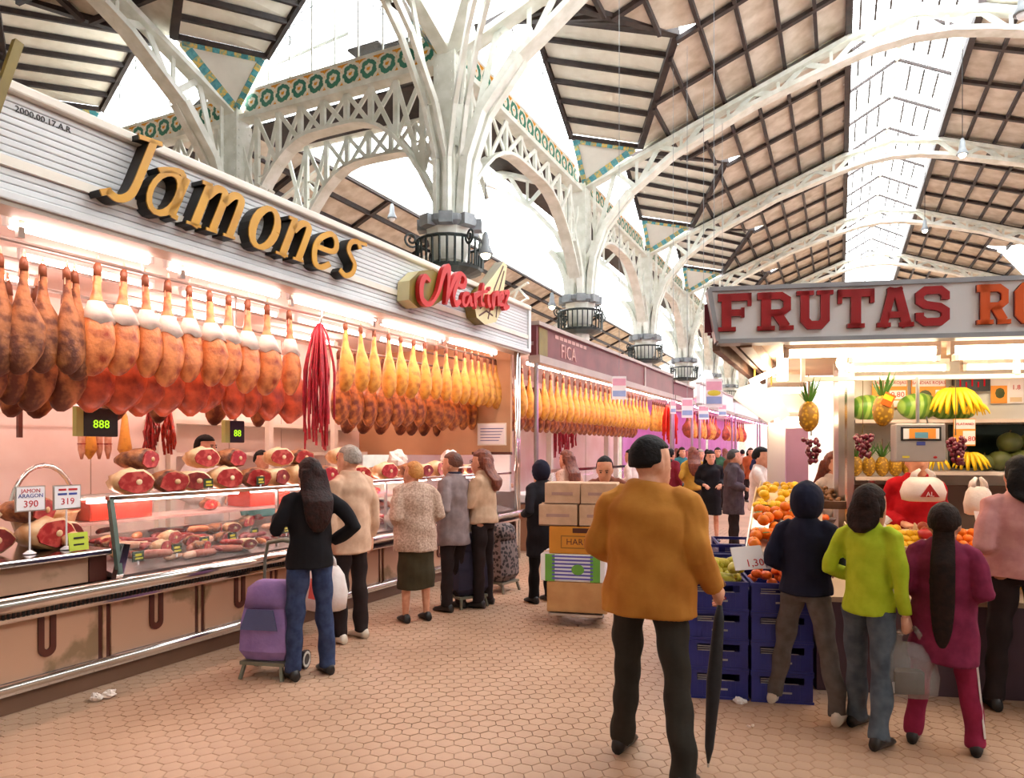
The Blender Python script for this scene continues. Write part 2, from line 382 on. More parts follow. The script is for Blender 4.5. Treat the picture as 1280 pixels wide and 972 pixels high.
# ---- columns
def make_column(Wf, s, label, ribs, top=12.4, group=None, scale=1.0):
    o = Wf(s, 0, 0); P = lambda a, r, z: Wf(s+a, r, z)-o
    t = thing('iron_column', label, 'column', o, group=group)
    MB().lathe([(.5, 0), (.5, .8), (.38, .9), (.34, 6.2), (.42, 6.3)], 12).build('shaft', m_iron, t, smooth=False)
    MB().lathe([(.42, 6.2), (.48, 6.4), (.58, 6.95), (.6, 7.02)], 8).build('capital', m_iron, t)
    c = MB()
    for k in range(8):
        a = 2*PI*(k+.5)/8; c.box((.66*math.cos(a), .66*math.sin(a), 7.08), (.24, .32, .26), rz=a)
    c.lathe([(.56, 6.94), (.72, 7.04), (.72, 7.18), (.56, 7.24)], 8)
    c.build('corbel_ring', m_greycap, t)
    g = MB(); g.lathe([(.5, 5.85), (.78, 5.95), (.8, 6.03), (.5, 6.07)], 16)
    g.tube([(.82*math.cos(2*PI*i/18), .82*math.sin(2*PI*i/18), 6.65) for i in range(18)], .04, 6, closed=True)
    g.build('gallery_rail', m_green, t)
    b = MB()
    for k in range(28):
        a = 2*PI*k/28; b.bar((.8*math.cos(a), .8*math.sin(a), 6.01), (.82*math.cos(a), .82*math.sin(a), 6.65), .06, .03)
    b.build('baluster_ring', m_green, t)
    for k in range(4):                                     # scroll brackets on the gallery
        a = PI/4+k*PI/2+R(12); d = Vector((math.cos(a), math.sin(a), 0)); sp = []
        for i in range(26):
            th = i/25*3.4*PI; rr = .2*(1-i/30); sp.append(d*(1.02+rr*math.cos(th+PI))+Z*(6.6+rr*math.sin(th+PI)))
        MB().tube(sp, .028, 5).build('scroll', m_green, t)
    m = MB(); m.bx(-.29, .29, -.29, .29, 7.2, top); m.build('pier_post', m_iron, t)
    rv = MB()
    for k in range(int((top-7.6)/.22)):
        z = 7.6+k*.22
        for sx in (-.2, .2):
            rv.box((sx, -.295, z), (.04, .02, .04)); rv.box((.295, sx, z), (.02, .04, .04))
    tag(rv.build('rivet_rows', m_iron, t), kind='stuff')
    for (da, dr, top_tab) in ribs:                         # flared plate ribs under each arch
        pts = top_tab; b = MB()
        for side in (-1, 1):
            prev = None
            for (u, z) in pts:
                prev2 = P(da*u, dr*u, z)+P(dr*.17*side, da*.17*side, 0)
                if prev is not None: b.bar(prev, prev2, .22, .2, up=(P(da, dr, 0)))
                prev = prev2
        b.build('rib', m_iron, t)
        b = MB(); q = [(u, z) for u, z in pts]             # web plate from post to rib
        for (u0, z0), (u1, z1) in zip(q, q[1:]):
            if z1 > 9.3: break
            b.quad(P(da*.1, dr*.1, z0), P(da*max(u0, .12), dr*max(u0, .12), z0), P(da*max(u1, .12), dr*max(u1, .12), z1), P(da*.1, dr*.1, z1), .05)
        if b.v: b.build('rib_web', m_iron, t)
    return t
RIBN = [(.42, 7.25), (.46, 7.9), (.55, 8.6), (.95, 9.65), (1.9, 10.75)]
RIBA = [(.42, 7.25), (.48, 7.9), (.7, 8.5), (1.1, 9.0)]

ribs_mid = [(0, 1, RIBN), (1, 0, RIBA), (-1, 0, RIBA), (0, -1, RIBA)]
make_column(Wn, 0, 'tall white iron column rising behind the red script sign', [(0, 1, RIBN), (1, 0, RIBA)], 13.6)
c1 = make_column(Wn, SN, 'second white iron column, first one past the tall corner column', ribs_mid, 11.3)
ORD = ['third', 'fourth', 'fifth', 'sixth', 'seventh', 'eighth']
for n in range(2, 7): copy_tree(c1, Wn(SN*n, 0, 0), label='%s white iron column along the nave, counting from the tall corner column' % ORD[n-2])
cl = make_column(Wt, STV, 'white iron post showing above the middle of the gold letters', [(0, 1, RIBN), (1, 0, RIBA), (-1, 0, RIBA)], 11.3)
copy_tree(cl, Wt(2*STV, 0, 0), label='white iron column hidden low behind the start of the ribbed fascia')
# ribs of the corner column towards the transept
def extra_rib():
    o = Wn(0, 0, 0); t = thing('roof_truss', 'white diagonal rib truss springing from the tall corner column', 'truss', o)
    for k, (dx, dy) in enumerate(((0, -1), (.72, -.7))):
        b = MB(); c = MB(); prev = None
        for r, z in LOWER[:8]:
            p = Vector((dx*max(r, .4), dy*max(r, .4), z))
            if prev is not None:
                for sd in (-1, 1):
                    off = Vector((-dy, dx, 0))*.14*sd; b.bar(prev+off, p+off, .1, .18, up=(dx, dy, .3))
            prev = p
        b.build('lower_chord', m_iron, t)
        c.bar((0, 0, 11.1), (dx*9, dy*9, 14.45), .34, .1); c.build('upper_chord', m_iron, t)
        r = .9; i = 0
        while r < 8:
            za, zb = lerp(LOWER, r), lerp(UPPER, r); r2 = r+.8
            MB().bar((dx*r, dy*r, za if i % 2 == 0 else zb), (dx*r2, dy*r2, lerp(UPPER, r2) if i % 2 == 0 else lerp(LOWER, r2)), .16, .05, up=(-dy, dx, 0)).build('lattice_bar', m_iron, t); r = r2; i += 1
extra_rib()
t1 = make_truss(Wn, 0, 'nave roof truss springing from the tall corner column')
for n in range(1, 7): copy_tree(t1, Wn(SN*n, 0, 0), label='nave roof truss over the %s column of the row' % (['second']+ORD)[n-1])
tl = make_truss(Wt, STV, 'white lattice truss climbing from the post above the gold letters', rmax=HALF)
copy_tree(tl, Wt(2*STV, 0, 0), label='white lattice truss at the upper corner above the ribbed fascia')

b0 = make_beam(Wn, 0, SN, 'lattice arcade beam between the tall corner column and the second column')
for n in range(1, 6): copy_tree(b0, Wn(SN*n, 0, 0), label='lattice arcade beam starting at the %s column of the row' % (['second']+ORD)[n-1])
b1 = make_beam(Wt, 0, STV, 'lattice arch beam with flowered tiles between corner column and the left post')
copy_tree(b1, Wt(STV, 0, 0), label='lattice arch beam left of the post above the gold letters')
def WL(s, r, z): return Vector((XA-s, YC+2.0-r, z))
make_beam(WL, 0, STV, 'cream lattice arch seen under the big arch behind the gold letters', tiles=False)
wn_ = 1
g0 = make_gable(Wn, 0, SN, wn_)
for n in range(1, 6): wn_ += 1; copy_tree(g0, Wn(SN*n, 0, 0)).name = 'window_%d' % wn_
wn_ += 1; g1 = make_gable(Wt, 0, STV, wn_); wn_ += 1; copy_tree(g1, Wt(STV, 0, 0)).name = 'window_%d' % wn_
d0 = make_dormer(Wn, 0, SN, 'slatted gable roof over the first nave bay, beside the tall corner column', None)
for n in range(1, 6): copy_tree(d0, Wn(SN*n, 0, 0), label='slatted gable roof over the %s nave bay' % (['second']+ORD)[n-1])
d1 = make_dormer(Wt, 0, STV, 'slatted gable roof right of the post above the gold letters', None)
copy_tree(d1, Wt(STV, 0, 0), label='slatted gable roof left of the post above the gold letters')

# ---- main roof slopes
ceil = thing('ceiling', 'timber roof with cream boards between dark purlins', None, kind='structure')
zroof = lambda r: lerp(UPPER, r)+.22
RS = [2.3]+[2.3+.94*i for i in range(1, 7)]+[8.85]
def roof_bay(Wf, s0, S, mirror=False, nopanel=False):
    mr = (lambda r: 2*HALF-r) if mirror else (lambda r: r)
    P = lambda s, r, z: Wf(s0+s, mr(r), z)
    for a, b in zip(RS, RS[1:]):
        def lim(r): return .2+(S/2-.2)*min(1, max(0, (r-2.3)/2.2))
        ua, ub = lim(a), lim(b)
        for f in (1, -1):
            q = (lambda u: u) if f > 0 else (lambda u: S-u)
            for v0, v1 in ((0, .5), (.5, 1)):
                MB().quad(P(q(ua*v0), a, zroof(a)+.12), P(q(ua*v1), a, zroof(a)+.12), P(q(ub*v1), b, zroof(b)+.12), P(q(ub*v0), b, zroof(b)+.12), .04).build('roof_panel', m_board, ceil) if not nopanel else None
            if ua > .3: MB().bar(P(q(0), a, zroof(a)), P(q(ua), a, zroof(a)), .1, .16).build('purlin', m_wood, ceil)
    for u in (.22, S/4, S/2, S*3/4):
        r0 = 2.3+2.2*max(0, (min(u, S-u)-.2)/(S/2-.2))
        MB().bar(P(u, r0, zroof(r0)-.02), P(u, 8.85, zroof(8.85)-.02), .16, .12).build('rafter', m_wood, ceil)
    MB().bar(P(0, 8.85, zroof(8.85)), P(S, 8.85, zroof(8.85)), .2, .3).build('ridge_purlin', m_wood, ceil)
for n in range(0, 6): roof_bay(Wn, SN*n, SN); 
for n in range(1, 6): roof_bay(Wn, SN*n, SN, True)
roof_bay(Wt, 0, STV); roof_bay(Wt, STV, STV)
# eave part of the right slope and plain covers outside the picture
MB().quad((12.6, 14, 11.3), (12.6, 75, 11.3), (10.3, 75, 12.3), (10.3, 14, 12.3), .05).build('eave_board', m_board, ceil)
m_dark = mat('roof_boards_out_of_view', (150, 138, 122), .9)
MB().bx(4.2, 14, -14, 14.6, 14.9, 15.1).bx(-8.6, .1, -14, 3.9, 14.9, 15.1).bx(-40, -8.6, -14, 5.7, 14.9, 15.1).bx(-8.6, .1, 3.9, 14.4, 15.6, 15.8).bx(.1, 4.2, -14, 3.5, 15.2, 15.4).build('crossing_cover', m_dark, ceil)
MB().bx(-40, XA-2*STV, 5.6, 14.7, 13.5, 13.6).build('transept_cover', m_board, ceil)
# skylight lantern
sky = thing('window_20', 'long glazed ridge skylight of the nave', None, kind='structure')
xl, xr, zb, zt, zk = .15, 3.85, 14.65, 15.7, 16.7; xm = (xl+xr)/2
for Y0 in [YC-6+3.13*i for i in range(22)]:
    Y1 = Y0+3.13
    for x in (xl, xr):
        MB().quad((x, Y0, zb), (x, Y1, zb), (x, Y1, zt), (x, Y0, zt), .01).build('pane', m_pane, sky)
        MB().bar((x, Y0, zb), (x, Y0, zt), .12, .1, up=(0, 1, 0)).build('mullion', m_iron, sky)
    for x in (xl, xr):
        MB().quad((x, Y0, zt), (x, Y1, zt), (xm, Y1, zk), (xm, Y0, zk), .01).build('pane', m_pane, sky)
        if Y0 < 60:
            MB().bar((x, Y0, zt), (xm, Y0, zk), .1, .1).build('glazing_bar', m_wood, sky)
            for k in range(1, 4):
                f = k/4; px_ = x+(xm-x)*f; pz_ = zt+(zk-zt)*f
                MB().bar((px_, Y0+.25, pz_), (px_, Y0+2.2, pz_), .07, .07).build('glazing_bar', m_wood, sky)
for x in (xl, xm, xr): MB().bar((x, YC-6, zt if x != xm else zk), (x, 82, zt if x != xm else zk), .14, .14).build('frame', m_iron, sky)
# ---- side nave behind the arcade
def Ws(s, r, z): return Vector((XA-r, YC+s, z))
ts = make_truss(Ws, SN, 'lattice truss reaching from the second column over the side nave', rmax=8.6)
for n in (2, 3, 4): copy_tree(ts, Ws(SN*n, 0, 0), label='lattice truss reaching from the %s column over the side nave' % ORD[n-2])
sr = thing('roof_slope', 'low cream side roof with dark bars seen under the arches', 'roof')
K = 9; XS, ZS = -17.2, 12.2
for i in range(K):
    for j in range(7):
        a = 15+SN*j; p = lambda r, y: Vector((XS-9*r, y, ZS+.1-4*r))
        MB().quad(p(i/K, a), p((i+1)/K, a), p((i+1)/K, a+SN), p(i/K, a+SN), .04).build('roof_panel', m_board, sr)
for i in range(K+1): MB().bar((XS-9*i/K, 15, ZS-4*i/K), (XS-9*i/K, 82, ZS-4*i/K), .14, .18).build('purlin', m_wood, sr)
for j in range(14): MB().bar((XS, 15+SN*j/2, ZS-.02), (XS-9, 15+SN*j/2, ZS-4.02), .2, .14).build('rafter', m_wood, sr)
MB().bx(XA-STV, XA-.3, YC+.25, YC+1.75, 10.9, 10.96).build('painted_shade_board', m_wood, sr)  # dark plank stands in for the shaded underside between the two arches
for i in range(3): MB().bx(XA-.35-1.0*(i+1), XA-.35-1.0*i, 15, 82, 12.0+.16*i, 12.06+.16*i).build('painted_shade_board', m_wood, sr)  # dark timber colour put in as roof shade against the white glazing
for j in range(4):                                         # white lattice trusses of the side nave
    y = 20+SN*j*1.0; t = thing('roof_truss', ['first','second','third','fourth'][j]+' low white lattice truss under the side roof, counting from the corner column', 'truss', (XS, y, 0))
    MB().bar((0, 0, ZS-.35), (-9, 0, ZS-4.35), .25, .08).build('upper_chord', m_iron, t); MB().bar((0, 0, ZS-1.3), (-9, 0, ZS-5.3), .25, .08).build('lower_chord', m_iron, t)
    for k in range(14):
        a, b = k/14, (k+1)/14
        MB().bar((-9*a, 0, ZS-(.35 if k % 2 else 1.3)-4*a), (-9*b, 0, ZS-(1.3 if k % 2 else .35)-4*b), .12, .05, up=(0, 1, 0)).build('lattice_bar', m_iron, t)
sg = thing('window_21', 'long white skylight of the side nave', None, kind='structure')
for j in range(7):
    MB().quad((XS, 15+SN*j, ZS+.15), (XS, 15+SN*(j+1), ZS+.15), (-11.9, 15+SN*(j+1), 12.8), (-11.9, 15+SN*j, 12.8), .01).build('pane', m_pane, sg)
    MB().bar((XS, 15+SN*j, ZS+.15), (-11.9, 15+SN*j, 12.8), .06, .06).build('glazing_bar', m_iron, sg)
MB().bar((XS, 15, ZS+.1), (XS, 80, ZS+.1), .2, .2).build('frame', m_iron, sg)
# ---- outer walls
def wall(n, *b):
    tag(MB().bx(*b).build(n, m_plaster), kind='structure')
wall('wall_left', -38.3, -38, -14, 15, 0, 15); wall('wall_back', -38, 14, -14.3, -14, 0, 15); wall('wall_right', 12.6, 12.9, -14, 82, 0, 11.4)
wall('wall_outer', -26.5, -26.2, 15, 82, 0, 8.2); wall('wall_end', -26, 13, 82, 82.3, 0, 13)
wall('wall_side', -38, -26.2, 14.8, 15.1, 0, 12)
# ================================================================ HAM STALL (left)
J = Frame(-4.565, 2.47, R(-1.506)); JA = J.a
def JT(name, label, cat, x=0, y=0, z=0, rz=0, group=None): return thing(name, label, cat, J.w(x, y, z), JA+rz, group)
m_steel = mat('brushed_steel', (200, 196, 192), .28, 1, c2=(176, 172, 170), sc=3)
m_chrome = mat('polished_steel_rail', (226, 220, 216), .14, 1, c2=(206, 200, 196), sc=2)
m_rib = mat('ribbed_white_aluminium', (220, 222, 222), .5, c2=(208, 210, 211), sc=2)
m_cope = mat('cream_coping', (236, 228, 214), .5, sc=3)
m_soff = mat('grey_beige_soffit', (176, 164, 150), .55, sc=3)
m_pinkwall = mat('pale_pink_wall_board', (244, 230, 224), .7, c2=(236, 216, 208), sc=2)
m_marble = mat('beige_marble', (192, 148, 120), .25, c2=(140, 112, 84), sc=2.6, detail=9, pos=(.58, .66), spec=.5)
m_brown = mat('dark_brown_trim', (84, 36, 24), .4, sc=6)
m_kick = mat('dull_brown_plinth', (120, 88, 70), .35, sc=4)
m_tubeP = emis('pink_white_tube_glow', (255, 214, 200), TUBE_PINK)
m_tubeW = emis('warm_white_tube_glow', (255, 232, 196), TUBE_WARM)
m_black = mat('black_plastic', (20, 20, 22), .4, sc=9)
m_ham1 = mat('orange_cured_ham', (232, 146, 86), .36, c2=(150, 52, 28), sc=9, detail=7, bump=.35, bsc=40, pos=(.42, .68), coat=.2)
m_ham2 = mat('golden_cured_ham', (236, 172, 70), .4, c2=(176, 96, 36), sc=10, detail=7, bump=.35, bsc=40, pos=(.46, .72), coat=.2)
m_ham3 = mat('dark_red_cured_ham', (204, 92, 54), .38, c2=(118, 40, 26), sc=8, detail=7, bump=.4, bsc=36, pos=(.35, .65), coat=.2)
m_ham4 = mat('brown_mould_cured_ham', (176, 112, 66), .6, c2=(96, 48, 30), sc=11, detail=8, bump=.5, bsc=30, pos=(.4, .62))
m_ham5 = mat('amber_brown_ham', (214, 132, 60), .42, c2=(120, 56, 28), sc=10, detail=7, bump=.4, bsc=36, pos=(.4, .62), coat=.2)
m_hoof = mat('dark_hoof', (120, 66, 40), .5, sc=20)
m_paper = mat('white_wrapping_paper', (240, 226, 214), .8, c2=(226, 206, 194), sc=12, bump=.2)
m_red = mat('red_cut_meat', (164, 26, 30), .35, c2=(206, 84, 74), sc=16, detail=6, pos=(.45, .6), coat=.3)
m_fat = mat('creamy_fat_rind', (236, 204, 160), .4, c2=(206, 150, 96), sc=10)
m_chor = mat('red_chorizo_skin', (186, 34, 30), .35, c2=(120, 22, 24), sc=24, bump=.2, coat=.3)
m_sala = mat('brown_salami_skin', (150, 66, 50), .45, c2=(196, 116, 92), sc=30, bump=.2)
m_pale = mat('pale_sausage_skin', (232, 190, 160), .45, c2=(214, 150, 120), sc=14)
m_caseg = glass('case_glass', (200, 214, 210), .055, .02)
m_pricew = mat('white_price_card', (238, 232, 232), .5, sc=4, var=.04)
m_reddye = mat('red_print', (196, 30, 36), .5, sc=6); m_bluedye = mat('blue_print', (60, 72, 150), .5, sc=6); m_yeldye = mat('yellow_print', (222, 206, 60), .5, sc=6); m_blackdye = mat('black_print', (32, 30, 30), .5, sc=6)

def text_mb(txt, size, mats, name, parent, loc, rot, ext=.002, align='CENTER', shear=0, sx=1):
    cu = bpy.data.curves.new('t', 'FONT'); cu.body = txt; cu.size = size; cu.extrude = ext; cu.align_x = align; cu.align_y = 'CENTER'; cu.shear = shear; cu.resolution_u = 2
    ob = bpy.data.objects.new('t', cu); COL.objects.link(ob); dg = bpy.context.evaluated_depsgraph_get()
    me = bpy.data.meshes.new_from_object(ob.evaluated_get(dg)); bpy.data.objects.remove(ob); bpy.data.curves.remove(cu)
    me.materials.clear(); me.materials.append(mats); o = link(name, me, parent, loc, rot); o.scale = (sx, 1, 1); return o

st = JT('market_stall', 'long ham stall with white ribbed fascia and pink-lit interior', 'stall')
for i in range(13):
    z = 3.2+.0455*i; MB().bx(-.06, 0, -1.3, 7.38, z, z+.0425).build('slat', m_rib, st, bevel=.008)
MB().bx(-.07, -.02, -1.3, 7.38, 3.17, 3.8).build('fascia_backing', m_rib, st)
MB().bx(-.1, .05, -1.3, 7.42, 3.79, 3.86).build('coping', m_cope, st, bevel=.015)
MB().bx(-.03, .04, -1.3, 7.42, 3.13, 3.19).build('fascia_moulding', m_rib, st, bevel=.012)
MB().bx(-.08, .03, 7.36, 7.44, 3.15, 3.82).build('end_trim', m_rib, st)
MB().bx(-.2, .02, -1.3, 7.4, 3.1, 3.13).build('soffit', m_soff, st)
MB().bx(-3.3, -.26, -1.3, 7.4, 3.28, 3.33).build('stall_ceiling', m_pinkwall, st)
MB().bx(-3.2, .02, -1.3, 7.4, 3.34, 3.4).build('stall_roof', m_cope, st)
for y in (-.9, .25, 1.45, 2.65, 3.9, 5.3, 6.7): MB().bx(-.28, -.24, y-.02, y+.02, 3.0, 3.3).build('ceiling_strut', m_steel, st)
for k in range(9): MB().bx(-3.26, -3.2, -1.3+k*.966, -1.3+(k+1)*.966-.012, .1, 3.3).build('wall_panel', m_pinkwall, st)
MB().bx(-3.2, -.25, 7.28, 7.34, 1.55, 3.28).build('end_partition', mat('tan_end_board', (206, 160, 120), .6, sc=2), st)
MB().bx(-.9, -.1, 7.1, 7.3, 0, 1.0).build('end_cabinet', mat('brown_end_cabinet', (110, 74, 60), .4, c2=(92, 58, 48), sc=3), st)
MB().bx(-.75, -.12, 7.0, 7.04, 1.0, 1.56).build('end_board', m_pricew, st); MB().bx(-.78, -.1, 7.0, 7.05, 1.56, 1.6).build('board_frame', m_brown, st)
for y, x in ((7.02, -.02), (7.12, -.02)): MB().tube([(x, y, 0), (x, y, 3.15)], .035 if y < 7.1 else .02, 8).build('post', m_chrome, st, smooth=True)
for x, z in ((-.5, 3.04), (-1.0, 2.86), (-1.0, 3.04)): MB().tube([(x, -1.2, z), (x, 7.2, z)], .016, 6).build('hanging_rail', m_steel, st)
for y in (1.28, 3.35, 5.3): MB().tube([(-.5, y, 3.04), (-.5, y, 3.28)], .014, 6).build('rail_hanger', m_steel, st)
for y in (2.95, 3.1, 4.6, 5.9): MB().bx(-2.6, -2.52, y-.04, y+.04, .1, 3.28).build('inner_post', m_cope, st)
MB().bx(-3.18, -2.8, 3.2, 7.0, 1.55, 1.6).bx(-3.18, -2.8, 3.2, 7.0, 1.95, 2.0).build('back_shelf', m_cope, st)
for zz in (2.1,): MB().tube([(-2.9, -1, zz), (-2.9, 3.2, zz)], .014, 6).build('tool_rail', m_steel, st)
MB().bx(-2.9, -2.86, 1.62, 1.66, 1.75, 2.05).build('knife_rack', m_brown, st)

def lamp(label, x, y0, y1, z, group, fr=None, mt=None):
    t = JT('fluorescent_lamp', label, 'lamp', x, y0, z, group=group); L = y1-y0
    MB().tube([(0, .04, 0), (0, L-.04, 0)], .034, 8).build('glow_tube', mt or m_tubeP, t)
    MB().bx(-.03, .03, 0, L, .03, .07).build('tube_housing', m_rib, t)
    MB().bx(-.02, .02, 0, .04, -.02, .03).build('tube_socket', m_rib, t); MB().bx(-.02, .02, L-.04, L, -.02, .03).build('tube_socket', m_rib, t)
    return t
NTH = ['first', 'second', 'third', 'fourth', 'fifth', 'sixth', 'seventh', 'eighth', 'ninth', 'tenth', 'eleventh', 'twelfth', 'thirteenth', 'fourteenth', 'fifteenth', 'sixteenth']
for i, (a, b) in enumerate([(-1.2, .08), (.16, 1.2), (1.31, 2.52), (2.62, 3.96), (4.04, 5.4), (5.48, 6.85)]):
    lamp('pink-white fluorescent tube under the fascia edge, %s from the near end' % NTH[i], -.27, a, b, 3.08, 'tubes along the fascia edge')
for i, (x, a, b) in enumerate([(-1.5, -.9, .4), (-1.5, .9, 2.1), (-1.5, 2.4, 3.7), (-1.5, 4.0, 5.3), (-1.5, 5.6, 6.8), (-2.4, .2, 1.5), (-2.4, 2.4, 3.7), (-2.4, 4.4, 5.7)]):
    lamp('tube glowing inside the ham stall, %s of the inner ones from the near front' % NTH[i], x, a, b, 3.2, 'inner tubes of the ham stall')

# ---- lettering on the fascia
m_gold = mat('gold_letter_face', (206, 150, 20), .35, c2=(190, 132, 14), sc=3, spec=.5); m_letblk = mat('black_letter_side', (30, 24, 20), .5, sc=5)
def letters(parent, glyphs, FM, name='letter', face=None, side=None, back=.0, front=.07, halo=.0):
    for g in glyphs:
        b = MB()
        for poly in g:
            if halo: b.prism(poly, lambda u, v: FM(u, v, back), lambda u, v: FM(u, v, front-.012), 1, 1)
            b.prism(poly, lambda u, v: FM(u, v, back if not halo else front-.012), lambda u, v: FM(u, v, front), 0, 1 if not halo else 0)
        b.build(name, [face, side], parent)
sg_ = JT('shop_sign', 'gold raised letters reading Jamones on the ribbed fascia', 'sign', 0, 0, 3.2)
sl = .36                                                   # italic slant
def S_(pts, w): return stroke_poly([(u+v*sl, v) for u, v in pts], [q_*.74 for q_ in w] if isinstance(w, list) else w*.74)
def wv(n, a, b): return [a+(b-a)*math.sin(PI*i/(n-1)) for i in range(n)]
xh = .36
def gl_a(): o = arc(.1, .18, .1, .17, 0, 360, 18); return [S_(o, wv(19, .085, .05)), S_([(.2, .36), (.2, .02)], .075), S_([(.2, .03), (.25, .02)], .05), S_(bez([(.2, .3), (.15, .385), (.05, .36), (.0, .33)], 4), .06)]
def arch_(u, w): return S_(bez([(u, .26), (u+.05, .35), (u+.11, .35), (u+.13, .28), (u+.13, .02)], 5), w)
G_J = [S_(bez([(.16, .66), (.16, .4), (.155, .14), (.12, .04), (.04, .0), (-.06, .04)], 6), .095), S_([(.02, .64), (.24, .66)], .06), S_([(-.1, .0), (-.02, .05)], .075)]
G_m = [S_([(.03, .36), (.03, .0)], .08), arch_(.04, .075), arch_(.18, .075), S_([(-.03, .36), (.05, .36)], .04), S_([(-.03, .015), (.08, .015)], .03), S_([(.12, .015), (.21, .015)], .03), S_([(.26, .015), (.36, .015)], .03)]
G_o = [S_(arc(.11, .18, .105, .17, 0, 360, 20), [.05+.04*abs(math.cos(2*PI*i/20)) for i in range(21)])]
G_n = [S_([(.03, .36), (.03, .0)], .08), arch_(.05, .075), S_([(-.03, .36), (.05, .36)], .04), S_([(-.03, .015), (.08, .015)], .03), S_([(.13, .015), (.23, .015)], .03)]
G_e = [S_(bez([(.02, .19), (.19, .2), (.19, .3), (.11, .36), (.02, .27), (.01, .15), (.06, .03), (.13, .01), (.2, .07)], 5), .068)]
G_s = [S_(bez([(.19, .31), (.13, .37), (.05, .34), (.04, .26), (.1, .2), (.17, .14), (.17, .05), (.09, 0), (.0, .04)], 5), .068), S_([(.14, .37), (.26, .38)], .045)]
def gly(px, g): u, _ = J.on_x(px, 300, .06)[:2]; return u, g
for g, pxl, pxr, za, zb_ in ((G_J, 121, 200, .1, .64), (gl_a(), 180, 235, .1, .5), (G_m, 230, 303, .1, .5), (G_o, 308, 348, .1, .5), (G_n, 342, 387, .1, .5), (G_e, 387, 421, .1, .5), (G_s, 421, 456, .1, .53)):
    ua, ub = J.on_x(pxl, 240, .1)[0], J.on_x(pxr, 240, .1)[0]; al = [p for q_ in g for p in q_]
    x0, x1, y0, y1 = min(p[0] for p in al), max(p[0] for p in al), min(p[1] for p in al), max(p[1] for p in al)
    letters(sg_, [g], lambda u, v, d, a=(ua, ub, x0, x1, y0, y1, za, zb_): Vector((d, a[0]+(u-a[2])/(a[3]-a[2])*(a[1]-a[0]), a[6]+(v-a[4])/(a[5]-a[4])*(a[7]-a[6]))), face=m_gold, side=m_letblk, back=.0, front=.13, halo=1)
text_mb('2000.00.17.A.R', .055, m_blackdye, 'number_plate', st, (.004, .25, 3.71), (PI/2, 0, PI/2))
# second sign: red script on an olive ham-shaped plaque
m_olive = mat('olive_gold_plaque', (132, 112, 44), .4, c2=(112, 92, 34), sc=4); m_redl = mat('red_script_letter', (206, 36, 40), .35, sc=4); m_creamp = mat('cream_plaque_edge', (226, 214, 164), .45, sc=4)
s2 = JT('shop_sign', 'red script sign reading Martinez over an olive ham-shaped plaque', 'sign', .02, 0, 3.2)
def F2(u, v, d): return Vector((d, u, v))
u1, z1 = J.on_x(515, 370, .2)[:2]; u2, z2 = J.on_x(640, 385, .2)[:2]
q = lambda x, y: (lambda t: (t[0], t[1]-3.2))(J.on_x(x, y, .22))
pl = [q(*p) for p in ((516, 350), (528, 338), (545, 336), (556, 345), (572, 352), (560, 372), (545, 382), (526, 384), (515, 374))]
MB().prism(pl, lambda u, v: F2(u, v, .0), lambda u, v: F2(u, v, .16), 0, 1).build('plaque', [m_olive, m_creamp], s2)
pl = [q(*p) for p in ((634, 326), (638, 332), (634, 360), (632, 385), (624, 402), (610, 405), (600, 396), (597, 380), (606, 362), (620, 345))]
MB().prism(pl, lambda u, v: F2(u, v, .0), lambda u, v: F2(u, v, .15), 0, 1).build('ham_emblem', [m_creamp, m_olive], s2)
for pts in (((633, 332), (622, 360), (614, 398)), ((634, 338), (627, 365), (624, 396)), ((604, 385), (612, 378), (622, 384)), ((603, 394), (612, 388), (620, 394))):
    MB().prism(stroke_poly([q(*p) for p in pts], .02), lambda u, v: F2(u, v, .15), lambda u, v: F2(u, v, .156)).build('emblem_line', m_brown, s2)
def scr(pts, w=.05, n=5):
    P = [q(*p) for p in pts]; B = bez(P, n); k = len(B); return stroke_poly([tuple(b) for b in B], [w*(.55+.6*abs(math.sin(PI*2*i/(k-1)))) for i in range(k)])
SCR = [[scr([(536, 352), (530, 346), (525, 356), (526, 374), (536, 380), (546, 366), (552, 344), (556, 336), (560, 338), (556, 380)], .07), scr([(556, 378), (566, 350), (574, 342), (580, 348), (578, 358), (570, 356)], .06), scr([(574, 344), (566, 366), (568, 380), (574, 376)], .06)],
       [scr([(585, 367), (579, 368), (577, 378), (581, 382), (586, 372), (587, 380), (590, 381)], .055)], [scr([(591, 366), (593, 381), (594, 370), (599, 367)], .055)],
       [scr([(603, 354), (600, 376), (604, 382)], .055), scr([(597, 366), (608, 364)], .04)], [scr([(609, 368), (609, 381), (612, 381)], .055), scr([(610, 360), (611, 362)], .06)],
       [scr([(614, 368), (615, 382), (617, 370), (621, 367), (621, 382)], .06)], [scr([(623, 375), (627, 371), (626, 366), (623, 370), (623, 379), (628, 381)], .06)], [scr([(629, 367), (634, 366), (629, 384), (635, 383)], .06)]]
for g in SCR:
    b = MB()
    for p in g: b.prism(p, lambda u, v: F2(u, v, .17), lambda u, v: F2(u, v, .225))
    b.build('letter', m_redl, s2)

